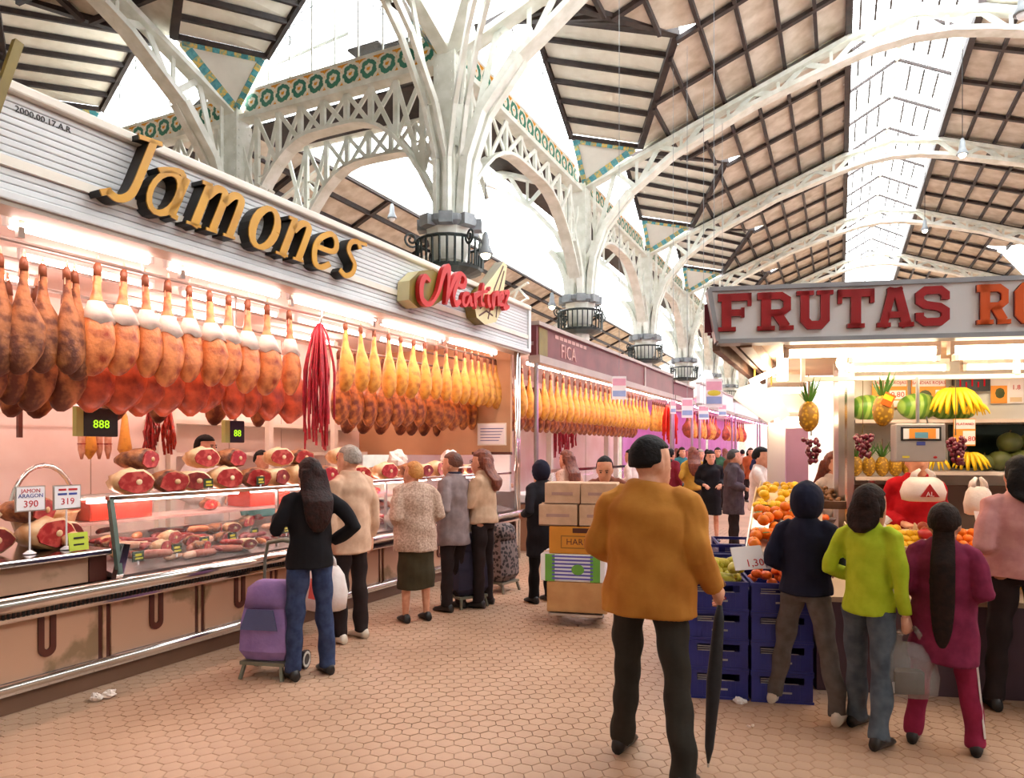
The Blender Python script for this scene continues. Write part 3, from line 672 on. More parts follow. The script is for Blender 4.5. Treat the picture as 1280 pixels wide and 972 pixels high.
# ---- hams
def ham(name, label, group, mm, cap=True, seed=0, fatk=1.0, rope=True):
    r = random.Random(seed); t = thing(name, label, 'ham', (0, 0, 0), 0, group)
    rows = [(0, 0, -.02, .02, .02), (0, .004, -.06, .026, .024), (0, .004, -.16, .032, .03), (.0, 0, -.25, .05, .042), (.012, 0, -.33, .082, .062), (.02, 0, -.42, .108*fatk, .08), (.022, 0, -.52, .122*fatk, .092), (.012, 0, -.62, .118*fatk, .092), (-.004, 0, -.7, .094*fatk, .078), (-.016, 0, -.76, .06, .05), (-.02, 0, -.79, .022, .02)]
    b = MB(); ring = []
    for k, (cx, cy, z, rx, ry) in enumerate(rows):
        ring.append([])
        for j in range(14):
            a = 2*PI*j/14; n_ = noise.noise(Vector((math.cos(a)*1.3+seed*7.1, math.sin(a)*1.3, z*5)))
            f = 1+.16*n_*(1 if z < -.3 else .2); ring[-1].append(Vector((cx+rx*f*math.cos(a), cy+ry*f*math.sin(a), z)))
    b.loft(ring); b.build('meat', mm, t, smooth=True)
    MB().tube([(0, 0, .05), (0, .006, .02), (0, .004, -.05)], [.016, .028, .03], 8).build('hoof', m_hoof, t, smooth=True)
    if rope: MB().tube([(0, 0, .1), (.012, 0, .04), (.03, 0, -.09), (-.03, 0, -.09), (-.012, 0, .04), (0, 0, .1)], .006, 5).build('rope', m_pale, t)
    if cap:
        rr = [[Vector((cx+rx*math.cos(2*PI*j/12), ry*math.sin(2*PI*j/12), z-.05*(math.sin(3*2*PI*j/12+seed)*.5+.5)*(1 if z < -.3 else 0))) for j in range(12)] for cx, rx, ry, z in ((0, .056, .05, -.24), (.01, .085, .068, -.3), (.02, .112, .086, -.36))]
        MB().loft(rr).build('paper_cap', m_paper, t, smooth=True)
    return t
hA = [ham('cured_ham', '', 'white-capped hams in the upper row', m_ham1, True, i) for i in range(3)]
hB = [ham('cured_ham', '', 'golden hams in the upper row', m_ham2, False, 5+i, .9) for i in range(3)]
hC = [ham('cured_ham', '', 'dark hams in the lower row', m_ham3, False, 9+i, 1.42, False) for i in range(3)]
hD = [ham('cured_ham', '', 'brown hams at the near end', m_ham4, False, 13+i, 1.05) for i in range(3)]
hE = [ham('cured_ham', '', 'lower hams beyond the red sausages', m_ham5, False, 17+i, 1.35, False) for i in range(3)]
used = set()
def hang(tp, x, y, z, rz, label, sc=1.0, group=None):
    p = J.w(x, y, z)
    if tp.name in used: o = copy_tree(tp)
    else: used.add(tp.name); o = tp
    o.location = p; o.rotation_euler = (0, R(rnd.uniform(-3, 3)), JA+rz); o.scale = (sc, sc, sc); o['label'] = label
    if group: o['group'] = group
    return o
for i, px in enumerate((122, 155, 182, 210, 237, 262, 286, 310, 334, 362)):
    u = J.on_x(px, 400, -.5)[0]; hang(hA[i % 3], -.5, u, 2.98, PI/2+rnd.uniform(-.5, .5), 'orange cured ham with white paper cap, %s from the left in the upper row' % NTH[i], rnd.uniform(.98, 1.06))
for i, px in enumerate((-30, 6, 30, 60, 84, 100)):
    u = J.on_x(px, 400, -.5)[0]; hang(hD[i % 3], -.5-.06*(i % 2), u, 2.9, PI/2+rnd.uniform(-.8, .8), 'brown mould-cured ham without cap, %s from the left at the near end of the rail' % NTH[i], rnd.uniform(.9, 1.0))
for i, px in enumerate((-25, 10, 45, 82, 115, 147, 178, 206, 235, 262, 290, 314, 338, 364)):
    u = J.on_x(px, 470, -1.0)[0]; hang((hD if i < 4 else hC)[i % 3], -1.0, u, 2.82, PI/2+rnd.uniform(-.4, .4), 'broad brown ham of the lower row, %s from the left' % NTH[i] if i < 4 else 'dark red ham beneath the capped hams, %s from the left in its row' % NTH[i-4], rnd.uniform(1.06, 1.16), 'brown hams at the near end' if i < 4 else None)
for i, px in enumerate((20, 48, 140, 200, 270, 322)):
    u = J.on_x(px, 520, -1.6)[0]; hang(hD[i % 3], -1.6, u, 2.72, PI/2+rnd.uniform(-.6, .6), 'brown ham peeking below the others at the back, %s from the left' % NTH[i], 1.05, 'hindmost hams of the near half')
for i, px in enumerate((432, 451, 468, 486, 501, 517, 531, 545, 558, 570, 581, 590, 598, 606, 613, 619)):
    u = J.on_x(px, 430, -.5)[0]; hang(hB[i % 3], -.5, u, 3.0, PI/2+rnd.uniform(-.5, .5), 'golden slender ham in the upper row, %s from the red sausages' % NTH[i], rnd.uniform(.88, .95))
for i, px in enumerate((424, 444, 462, 479, 495, 510, 525, 540, 553, 566, 579, 590, 601, 612)):
    u = J.on_x(px, 500, -.9)[0]; hang(hE[i % 3], -.9, u, 2.75, PI/2+rnd.uniform(-.6, .6), 'amber brown ham of the lower row, %s from the red sausages' % NTH[i], rnd.uniform(1.0, 1.06))
for i, px in enumerate((438, 458, 478, 500, 516, 530, 548)):
    u = J.on_x(px, 530, -1.6)[0]; hang(hD[i % 3], -1.6, u, 2.68, PI/2+rnd.uniform(-.6, .6), 'brown hindmost ham, %s from the red sausages' % NTH[i], 1.05, 'hindmost hams of the far half')

# ---- hanging sausage strings
def bunch(label, x, y, ztop, zlen, nn, mm, spread=.09, seed=0, rad=.013):
    r = random.Random(seed); t = JT('sausage_bunch', label, 'sausages', x, y, ztop)
    for i in range(nn):
        a = r.uniform(0, 2*PI); s = r.uniform(.3, 1)*spread; L = zlen*r.uniform(.6, 1)
        x0, y0 = math.cos(a)*s, math.sin(a)*s
        pts = [(x0*.15, y0*.15, 0), (x0*.5, y0*.5, -.12), (x0*.9, y0*.9, -.3*L-.1)]+[(x0+r.uniform(-.012, .012), y0+r.uniform(-.012, .012), -L*(.35+.65*k/4)) for k in range(1, 5)]
        MB().tube(pts, [rad*.6, rad*.9]+[rad*r.uniform(.8, 1.15) for _ in pts[2:]], 6).build('sausage_string', mm, t, smooth=True)
    MB().tube([(0, 0, .12), (.02, 0, .06), (0, 0, .0)], .01, 5).build('hook', m_steel, t)
    return t
bunch('long red bunch of thin sausages hanging between orange and golden hams', -.45, J.on_x(400, 450, -.45)[0], 2.95, 1.4, 34, mat('crimson_thin_sausage', (196, 40, 58), .4, c2=(150, 26, 40), sc=20), .17, 3)
bunch('red bunch of sausages behind the counter under the dark hams', -1.9, J.on_x(187, 560, -1.9)[0], 2.1, .6, 18, m_chor, .1, 4)
bunch('beaded chorizo bunch hung right of the red sausage bunch behind the counter', -1.9, J.on_x(212, 560, -1.9)[0], 2.08, .55, 14, mat('orange_red_chorizo', (206, 62, 36), .35, c2=(150, 32, 24), sc=30), .07, 5)
for i, (px, mm) in enumerate(((102, m_pale), (112, m_ham2), (124, m_pale), (135, m_pale), (156, m_ham2))):
    u = J.on_x(px, 580, -2.6)[0]
    t = JT('sausage', ['pale tied salami hanging on the back wall, leftmost of five', 'golden gammon hanging between two pale salamis on the back wall', 'pale salami hanging in the middle on the back wall', 'whitish salami hanging fourth on the back wall', 'golden teardrop gammon hanging rightmost on the back wall'][i], 'sausage', -2.6, u, 2.05)
    fat = mm is m_ham2
    MB().tube([(0, 0, 0), (0, 0, -.06), (0, 0, -.25), (0, 0, -.42), (0, 0, -.52)], [.008, .03, .035 if not fat else .05, .036 if not fat else .075, .012], 9).build('casing', mm, t, smooth=True)
    MB().tube([(0, 0, 0), (0, 0, .06)], .004, 4).build('string', m_red, t)
    if not fat:
        for zz in (-.12, -.24, -.36): MB().tube([(.037*math.cos(2*PI*k/8), .037*math.sin(2*PI*k/8), zz) for k in range(8)], .006, 4, closed=True).build('tie', m_chor, t)
# ---- electronic price displays
def display(label, px0, py0, px1, py1, x, txt):
    u0, z0 = J.on_x(px0, py1, x); u1, z1 = J.on_x(px1, py0, x)
    t = JT('price_display', label, 'display', x, (u0+u1)/2, (z0+z1)/2); w, h = u1-u0, z1-z0
    MB().bx(-.06, 0, -w/2, w/2, -h/2, h/2).build('casing', m_black, t, bevel=.01)
    MB().bx(-.05, .004, -w/2-.06, -w/2, -h/2, h/2).build('side_label', mat('yellow_green_label', (190, 200, 120), .6, sc=4), t)
    text_mb(txt, .1, emis('lit_digit', (170, 220, 40), 1.2), 'digits', t, (.004, 0, -.02), (PI/2, 0, PI/2))
    MB().tube([(-.03, 0, h/2), (-.03, 0, 3.28-(z0+z1)/2)], .015, 6).build('hanger', m_steel, t)
display('black scale display hanging under the brown hams at the near end', 104, 511, 148, 545, -1.3, '888')
display('black scale display hanging right of the butcher in white', 287, 526, 306, 553, -1.3, '88')

# ---- counter
ct = JT('shop_counter', 'long steel and beige marble counter front of the ham stall', 'counter')
MB().bx(-.5, -.06, -1.3, 7.0, 0, .12).build('plinth', m_kick, ct)
MB().bx(-.5, .0, -1.3, 7.0, .12, .2).build('foot_strip', m_chrome, ct, bevel=.02)
MB().tube([(.0, -1.3, .175), (.0, 7.0, .175)], .03, 8).build('foot_rail', m_chrome, ct, smooth=True)
MB().tube([(.1, -1.3, .7), (.1, 7.0, .7)], .05, 10).build('bumper_rail', m_chrome, ct, smooth=True)
MB().bx(-.3, .06, -1.3, 7.0, .62, .69).build('vent_strip', mat('dark_vent_strip', (96, 70, 62), .4, .5, sc=5), ct)
tag((lambda b: [b.bx(.055, .068, -1.28+k*.028, -1.28+k*.028+.012, .615, .675) for k in range(290)] and b)(MB()).build('vent_fins', m_black, ct), kind='stuff')
MB().bx(-.3, .04, -1.3, 7.0, .575, .615).build('lower_rail', m_chrome, ct, bevel=.012)
PIT = .77
for k in range(-2, 9):
    y0 = -.1+PIT*k; y1 = min(y0+PIT, 7.0)
    if y1-y0 < .2: continue
    MB().bx(-.2, -.03, y0+.045, y1-.045, .2, .575).build('marble_panel', m_marble, ct, bevel=.006)
    MB().bx(-.2, -.045, y0-.05, y0+.05, .2, .575).build('brown_stile', m_brown, ct)
    MB().bx(-.2, -.035, y0-.012, y0+.012, .2, .575).build('bright_stile', m_marble, ct)
    ym = (y0+y1)/2; P_ = [(ym-.055, .575), (ym-.055, .36)]+[(ym+.055*math.cos(a), .36+.055*math.sin(a)) for a in [PI+PI*i/8 for i in range(1, 8)]]+[(ym+.055, .36), (ym+.055, .575), (ym+.018, .575), (ym+.018, .37)]+[(ym+.018*math.cos(a), .37+.018*math.sin(a)) for a in [-PI*i/6 for i in range(1, 6)]]+[(ym-.018, .37), (ym-.018, .575)]
    MB().prism(P_, lambda u, v: Vector((-.035, u, v)), lambda u, v: Vector((-.018, u, v))).build('pull', m_brown, ct)
for y0, y1 in ((-1.2, -.12), (-.08, .6)): MB().bx(-.5, -.1, y0, y1, .72, .9).build('marble_panel', m_marble, ct, bevel=.006)
MB().bx(-.5, -.09, .6, .72, .72, .9).build('brown_stile', m_brown, ct)
MB().bx(-1.0, -.02, -1.3, .72, .9, .945).build('ledge', m_chrome, ct, bevel=.012)
MB().box((-.0, .76, .83), (.05, .05, .28), rx=R(-14)).build('bracket', m_chrome, ct)
MB().bx(-1.2, -.3, -1.3, 7.0, .2, .72).build('cabinet_back', m_kick, ct)
# glass case
gc = JT('display_case', 'chilled glass meat case on the counter, full of sausages', 'display case')
MB().quad((-.02, .76, .745), (-.02, 6.95, .745), (-.95, 6.95, .93), (-.95, .76, .93), -.04).build('sloping_deck', mat('grey_case_deck', (120, 98, 92), .4, sc=4), gc)
MB().quad((.02, .76, .76), (.02, 6.95, .76), (-.08, 6.95, 1.27), (-.08, .76, 1.27), .006).build('front_glass', m_caseg, gc)
MB().prism([(.02, .76), (-.08, 1.27), (-.6, 1.27), (-.95, .95)], lambda u, v: Vector((u, .755, v)), lambda u, v: Vector((u, .763, v))).build('end_glass', m_caseg, gc)
MB().bar((.02, .74, .76), (-.08, .74, 1.28), .03, .04).build('end_post', mat('green_glass_edge', (96, 112, 104), .2, sc=4), gc)
MB().bx(-.6, -.09, .72, 6.95, 1.272, 1.284).build('top_glass', m_caseg, gc)
MB().bx(-.11, -.06, .72, 6.95, 1.27, 1.305).build('top_rail', m_chrome, gc, bevel=.006)
MB().bx(-.62, -.58, .72, 6.95, 1.25, 1.29).build('back_rail', m_steel, gc)
MB().bx(-.95, -.6, .8, 6.9, 1.05, 1.075).build('inner_shelf', mat('pink_lit_shelf', (206, 168, 160), .4, sc=4), gc)
for y in (2.3, 3.9, 5.4): MB().bx(-.1, -.07, y-.01, y+.01, .76, 1.27).build('glass_clip', m_steel, gc)
for y in (.85, 2.4, 3.95, 5.5): MB().tube([(-.52, y, 1.235), (-.52, y+1.4, 1.235)], .012, 6).build('added_case_tube', m_tubeP, gc)  # tubes added inside the case to brighten the meat
mi = (lambda y, x: .745+(-x-.02)/.93*.185)
pieces = [('sausage', 'sausages', m_chor), ('sausage', 'sausages', m_sala), ('sausage', 'sausages', m_pale), ('meat_joint', 'meat', m_red)]
def sausage(mm, L, r_, bend=.02):
    t = thing('sausage', '', 'sausage'); MB().tube([(-L/2, 0, 0), (-L/2+.02, bend*.3, 0), (-L/6, bend, 0), (L/6, bend, 0), (L/2-.02, bend*.3, 0), (L/2, 0, 0)], [.006, r_*.85, r_, r_, r_*.85, .006], 8).build('casing', mm, t, smooth=True)
    MB().tube([(L/2, 0, 0), (L/2+.03, .01, 0)], .003, 4).build('string', m_pale, t); return t
tpl = [sausage(m_chor, .2, .024), sausage(m_sala, .26, .032, .0), sausage(m_pale, .2, .03, .01), sausage(mat('wine_red_sausage', (120, 26, 36), .35, sc=20, c2=(160, 50, 50)), .3, .022, .04), sausage(m_ham1, .18, .03, .01)]
nm = ['bright red chorizo lying in the glass meat case', 'brown speckled salami lying in the glass meat case', 'pale sausage lying in the glass meat case', 'wine red curved sausage lying in the glass meat case', 'orange smoked sausage lying in the glass meat case']
for o, n in zip(tpl, nm): o['label'] = n; o['group'] = n.replace(' lying', 's lying').replace('chorizos', 'chorizos')
fst = set()
r2 = random.Random(21)
for i in range(130):
    k = r2.choice([0, 0, 1, 2, 3, 3, 4]); y = .95+r2.random()**1.25*5.7; x = -r2.uniform(.1, .82)
    o = tpl[k] if k not in fst else copy_tree(tpl[k]); fst.add(k)
    lay = r2.choice([0, 0, 0, 1]); o.location = J.w(x, y, mi(y, x)+.03+.05*lay); o.rotation_euler = (0, 0, JA+PI/2+r2.uniform(-1.2, 1.2))
def chunk(mm, mm2, L=.22, w=.13, h=.1, seed=0):
    t = thing('cut_ham', '', 'ham'); r = random.Random(seed); rows = []
    for k, f in enumerate((.35, .75, .95, 1, 1)):
        xx = -L/2+L*k/4; rows.append([Vector((xx, w*f*(1+.15*r.uniform(-1, 1))*math.cos(2*PI*j/12), h*(.9+.1*f)+h*f*(1+.12*r.uniform(-1, 1))*math.sin(2*PI*j/12))) for j in range(12)])
    MB().loft(rows).build('rind', mm2, t, smooth=True)
    c = sum(rows[-1], Vector())/12; face = [Vector((L/2+.004, (p.y-c.y)*.86+c.y, (p.z-c.z)*.84+c.z)) for p in rows[-1]]; f2 = [p+Vector((.012, 0, 0)) for p in face]
    MB().loft([face, f2]).build('cut_face', mm, t)
    MB().ell((L/2+.016, c.y+.02, c.z), (.008, .025, .022), 8, 5).build('bone', m_fat, t, smooth=True)
    return t
cks = [chunk(m_red, m_fat, .24, .15, .1, 1), chunk(m_red, m_ham4, .3, .14, .09, 2), chunk(mat('dark_cured_cut', (120, 30, 32), .35, c2=(160, 62, 54), sc=14, pos=(.45, .6)), m_fat, .26, .13, .085, 3)]
ck1 = set()
def put_cut(k, x, y, z, rz, label, group, s=1):
    o = cks[k] if k not in ck1 else copy_tree(cks[k]); ck1.add(k)
    o.location = J.w(x, y, z); o.rotation_euler = (0, 0, JA+rz); o.scale = (s, s, s); o['label'] = label; o['group'] = group
for i in range(13):                                        # on top of the case
    y = 1.05+.29*i*(1 if i < 9 else 1.22); put_cut(i % 3, -.36+.05*math.sin(i*2), y, 1.285, .15+rnd.uniform(-.5, .4), 'cut ham on top of the glass case, %s from the left' % NTH[i], 'cut hams on top of the glass case', 1.0)
    if i % 3 != 1 and i < 9: put_cut((i+1) % 3, -.42, y+.1, 1.47, .1+rnd.uniform(-.6, .3), 'cut ham of the second layer, above the %s ham of the glass top' % NTH[i], 'second layer of cut hams on the glass case', .9)
for i, (x, y, z, s) in enumerate(((-.35, -.15, .945, 1), (-.5, .12, .945, 1.1), (-.42, .45, .945, 1.1), (-.52, .4, 1.12, 1), (-.55, .62, .945, 1), (-.3, .6, .945, .55), (-.62, -.35, .945, 1.1), (-.5, .1, 1.13, .9))):
    put_cut((i+1) % 3, x, y, z, .2+rnd.uniform(-.6, .6), '%s cut ham of the pile on the near steel ledge' % ORDN(i), 'cut hams on the near ledge', s)
for i in range(7): put_cut(i % 3, -.75, 1.3+i*.8, 1.078, rnd.uniform(-.5, .5), 'piece of meat on the inner glass case shelf, %s from the near end' % ORDN(i), 'meat on the inner shelf', .55)
for i in range(24):
    y = .9+r2.random()**1.3*5.6; x = -r2.uniform(.12, .75); put_cut(i % 3, x, y, mi(y, x)+.01, r2.uniform(-.9, .9), 'small cut of meat lying among the sausages in the glass case', 'meat cuts in the glass case', r2.uniform(.4, .62))
m_tray = mat('red_plastic_tray', (206, 60, 40), .4, sc=4)
for i, (y, z) in enumerate(((1.2, 1.08), (2.75, 1.08))):
    t = JT('tray', ['red plastic tray in the near end of the glass case', 'red plastic tray in the glass case beside the woman in black'][i], 'tray', -.78, y, z)
    MB().bx(-.15, .15, -.26, .26, 0, .02).build('base', m_tray, t); MB().bx(.13, .15, -.26, .26, .02, .14).bx(-.15, -.13, -.26, .26, .02, .14).bx(-.15, .15, -.26, -.24, .02, .14).bx(-.15, .15, .24, .26, .02, .14).build('rim', m_tray, t)
m_tagb = mat('dark_green_price_tag', (40, 52, 30), .5, sc=6)
for i, (y, x, z) in enumerate([(.95, -.08, None), (1.3, -.12, None), (1.62, -.2, None), (1.92, -.22, None), (2.2, -.26, None), (2.55, -.22, None), (2.75, -.3, None), (1.6, -.13, 1.31), (2.15, -.13, 1.31), (2.85, -.13, 1.31)]):
    t = JT('price_tag', 'small dark green price tag with yellow print among the sausages' if z is None else 'small dark green price tag standing on the top rail of the glass case', 'price tag', x, y, z or mi(y, x)+.05, group='price tags in the case' if z is None else 'price tags on the top rail')
    MB().box((0, 0, .045), (.006, .09, .075)).build('card', m_tagb, t); MB().bx(-.004, .004, -.006, .006, -.02, .01).build('stem', m_pricew, t)
    MB().box((.0045, 0, .055), (.002, .05, .018)).box((.0045, .005, .03), (.002, .06, .012)).build('print', m_yeldye, t)
def pcard(label, px, py, lines, w=.17, h=.15, zb=.95):
    u, z = J.on_x(px, py, -.22); t = JT('price_sign', label, 'sign', -.22, u, zb)
    MB().tube([(0, 0, 0), (0, 0, z-zb)], .006, 6).build('stick', m_pricew, t); MB().lathe([(.04, 0), (.012, .02)], 10).build('foot', m_pricew, t)
    MB().box((.01, 0, z-zb), (.008, w, h)).build('card', m_pricew, t)
    MB().box((.006, 0, z-zb), (.006, w+.016, h+.016)).build('frame', m_steel, t)
    for tx, dz, sz, mm in lines: text_mb(tx, sz, mm, 'lettering', t, (.0155, 0, z-zb+dz), (PI/2, 0, PI/2), .001)
    t['cz'] = z-zb; return t
_p0 = pcard('white price card on a stick reading JAMON ARAGON 390', 37, 623, (('JAMON', .05, .036, m_reddye), ('ARAGON', .018, .036, m_bluedye), ('390', -.035, .062, m_reddye))); del _p0['cz']
_pc = pcard('white price card on a stick reading 319, nearer the glass case', 83, 621, (('319', -.03, .062, m_reddye),))
for dz, ws, mm in ((.052, (.05, .06), m_reddye), (.022, (.06, .055), m_bluedye)):
    for q_, w_ in enumerate(ws): MB().box((.0155, -.035+.07*q_, _pc['cz']+dz), (.002, w_, .014)).build('print', mm, _pc)
del _pc['cz']
t = JT('price_tag', 'yellow green tag leaning on the steel ledge', 'price tag', -.08, J.on_x(98, 680, -.08)[0], .95)
MB().box((0, 0, .06), (.006, .13, .12), ry=R(-8)).build('card', mat('lime_tag', (190, 204, 60), .6, sc=5), t); MB().box((.006, 0, .085), (.002, .07, .012)).box((.006, 0, .04), (.002, .07, .012)).build('print', m_blackdye, t)
t = JT('basket', 'pale wicker basket with a rounded handle behind the near price cards', 'basket', -.85, J.on_x(55, 610, -.85)[0], .95)
MB().lathe([(.16, 0), (.22, .2), (.24, .22), (.2, .2), (.15, .03)], 16).build('bowl', m_fat, t, smooth=True)
MB().tube([(0, -.23*math.cos(a), .22+.34*math.sin(a)) for a in [PI*i/12 for i in range(13)]], .018, 6).build('handle', m_chrome, t, smooth=True)
for i in range(5):
    t2 = JT('wrapped_cheese', 'film-wrapped pale cheese on the near ledge, %s from the price cards' % ORDN(i), 'cheese', -.2-.12*(i % 2), -.12-.13*i, .945, group='cheeses on the near ledge')
    MB().rings([(0, 0, 0, .06, .06), (0, 0, .03, .07, .07), (0, 0, .06, .06, .06)], 10).build('body', m_fat, t2, smooth=True); MB().box((.0, 0, .064), (.05, .05, .006)).build('wrapper', m_paper, t2)
# things further along the counter top and white papers
for i, (px, py, lab) in enumerate(((497, 548, 'crumpled white wrapping paper on the counter above the grey haired man'), (562, 545, 'white bag of paper standing on the counter above the old woman'))):
    u, z = J.on_x(px, py, -.5); t = JT('paper_bag', lab, 'paper', -.5, u, 1.4)
    MB().ell((0, 0, .1), (.1, .17, .13), 10, 8, fn=lambda q: 1+.35*noise.noise(q*2.5+Vector((px, 0, 0)))).build('sheet', m_paper, t)
    MB().bx(-.2, .2, -.25, .25, -.02, .0).build('tray', m_cope, t)
for i in range(10):
    y = 4.0+.3*i; put_cut(i % 3, -.55, y, 1.288, rnd.uniform(-1, 1), 'cut ham on the far half of the glass top, %s from the grey haired man' % ORDN(i), 'cut hams on the far half of the glass case', .8)
for i in range(5):
    u = J.on_x((478, 486, 500, 455, 492)[i], 700, -.1)[0]
u = J.on_x(497, 655, .0)[0]
t = JT('paper_parcel', 'bright white paper parcel on the counter between two shoppers', 'parcel', -.05, J.on_x(495, 650, -.05)[0], .78)
MB().ell((0, 0, .1), (.1, .16, .12), 10, 8, fn=lambda q: 1+.25*noise.noise(q*2)).build('wrapping', m_paper, t, smooth=True); MB().tube([(.1, -.1, .1), (.1, .1, .14)], .006, 4).build('string', m_ham2, t)
# notice on the end partition
t = JT('notice', 'pale notice pinned above the white board at the stall end', 'notice', -.4, 7.0, 1.72)
MB().bx(-.26, .2, -.01, .0, 0, .3).build('sheet', m_pricew, t); MB().bx(-.28, .22, 0, .01, -.02, .32).build('frame', m_cope, t)
for k in range(5): MB().bx(-.22, .1+.02*k, -.013, -.01, .05+.045*k, .06+.045*k).build('print', m_bluedye, t)
# olive post of the stall before
t = thing('sign_post', 'olive green upright board end at the upper left corner', 'sign', J.w(.1, -.05, 3.5))
bb = at(6, 100, 4.1); MB().box((bb.x-t.location.x, bb.y-t.location.y, bb.z-t.location.z), (.04, .05, .52), rz=JA, ry=R(4), rx=R(-14)).build('board', m_olive, t)
# ================================================================ PEOPLE
def remesh(mb, vox, name, mats, smooth_it=0, fold=0):
    me = mb.mesh('tmp', [bpy.data.materials[0]] if False else mats[:1]); ob = bpy.data.objects.new('tmp', me); COL.objects.link(ob)
    m = ob.modifiers.new('r', 'REMESH'); m.mode = 'VOXEL'; m.voxel_size = vox; m.use_smooth_shade = True
    if smooth_it: s = ob.modifiers.new('s', 'SMOOTH'); s.iterations = smooth_it; s.factor = .5
    dg = bpy.context.evaluated_depsgraph_get(); out = bpy.data.meshes.new_from_object(ob.evaluated_get(dg))
    bpy.data.objects.remove(ob); bpy.data.meshes.remove(me); out.materials.clear()
    for x in mats: out.materials.append(x)
    if fold:
        import numpy as np
        n = len(out.vertices); co = np.empty(n*3, 'f'); no = np.empty(n*3, 'f'); out.vertices.foreach_get('co', co); out.vertices.foreach_get('normal', no); co = co.reshape(-1, 3); no = no.reshape(-1, 3)
        sd = fold*991 % 7; x, y, z = co.T
        w = (np.sin(23*x+9*z+sd+2*np.sin(11*y+5*z))*.5+np.sin(17*y-13*z+sd*2+2.2*np.sin(9*x+7*z))*.5+.6*np.sin(31*z+11*x+1.7*np.sin(15*y+sd)))*fold
        out.vertices.foreach_set('co', (co+no*w[:, None]).ravel()); out.update()
    out.name = name; out.shade_smooth(); return out
def join_mb(me, mb, mi=0):                                 # append loose geometry (fingers) to a mesh
    bm = bmesh.new(); bm.from_mesh(me); base = [bm.verts.new(v) for v in mb.v]
    for f in mb.f:
        try: fc = bm.faces.new([base[i] for i in f]); fc.smooth = True; fc.material_index = mi
        except ValueError: pass
    bm.to_mesh(me); bm.free(); return me
SKIN = mat('warm_skin', (226, 168, 138), .5, c2=(206, 142, 112), sc=18, bump=.05); SKIN2 = mat('olive_skin', (196, 140, 108), .5, c2=(176, 118, 90), sc=18)
def cloth(name, c, c2=None, sc=14, bump=.25, rough=.85, kind='noise'): return mat(name, c, rough, c2=c2, sc=sc, var=.18, bump=bump, bsc=9, spec=.2, kind=kind)
m_eye = mat('dark_eye', (34, 24, 20), .2); m_lip = mat('muted_lip', (170, 84, 80), .5)
m_shoeb = mat('black_leather_shoe', (30, 26, 26), .4, sc=10); m_shoew = mat('cream_shoe', (222, 208, 190), .5, sc=8)

def hand_mb(wr, d, side, curl=.5, k=1.0, palm=None):
    """palm + five bent fingers; wr wrist, d pointing direction, palm = palm normal"""
    b = MB(); d = Vector(d).normalized(); p = Vector(palm or (-side, 0, 0)); p = (p-d*p.dot(d)).normalized(); a = d.cross(p)*side
    # a: towards the thumb side
    b.loft([[wr+d*(t*k)+a*(x*w*k)+p*(y*h*k) for x, y in ((-1, -1), (0, -1.2), (1, -1), (1, 1), (0, 1.2), (-1, 1))] for t, w, h in ((-.02, .024, .018), (.02, .032, .017), (.06, .04, .015), (.088, .038, .012))])
    for i, (off, L, r) in enumerate(((.03, .07, .0088), (.011, .08, .0092), (-.009, .074, .0088), (-.028, .058, .0078))):
        q = wr+d*(.08*k)+a*(off*k); pts = [q]; ang = 0; cur = d.copy()
        for sgm, seg in enumerate((.45, .32, .23)):
            ang = curl*(.75+.3*sgm+.06*i)
            cur = (cur*math.cos(ang)+p*math.sin(ang)).normalized(); cur = cur; q = q+cur*(L*seg*k); pts.append(q)
            pn = (p-cur*p.dot(cur)); p_ = pn.normalized() if pn.length > 1e-4 else p
        b.tube(pts, [r*k, r*k, r*.92*k, r*.7*k], 7)
    q = wr+d*(.025*k)+a*(.028*k); t1 = (a*.75+d*.6+p*.25).normalized(); t2 = (a*.3+d*.85+p*.45).normalized()
    b.tube([q-t1*.01*k, q+t1*.035*k, q+t1*.04*k+t2*.03*k, q+t1*.04*k+t2*.052*k], [.012*k, .0115*k, .0098*k, .007*k], 7)
    return b
def rot2(v, a): return Vector((v.x*math.cos(a)-v.y*math.sin(a), v.x*math.sin(a)+v.y*math.cos(a), v.z))
ARMS = dict(hang=((.055, -.03, -.29), (.075, .03, -.54)), bent=((.07, -.07, -.28), (-.02, .17, -.34)), up=((.09, .02, -.25), (.0, .22, -.16)), cross=((.05, .07, -.28), (-.2, .22, -.22)),
            reach=((.08, .14, -.22), (.08, .36, -.3)), hip=((.16, -.08, -.24), (.03, .08, -.38)), push=((.03, .16, -.26), (.0, .42, -.3)), carry=((.05, -.02, -.3), (.06, .03, -.55)))
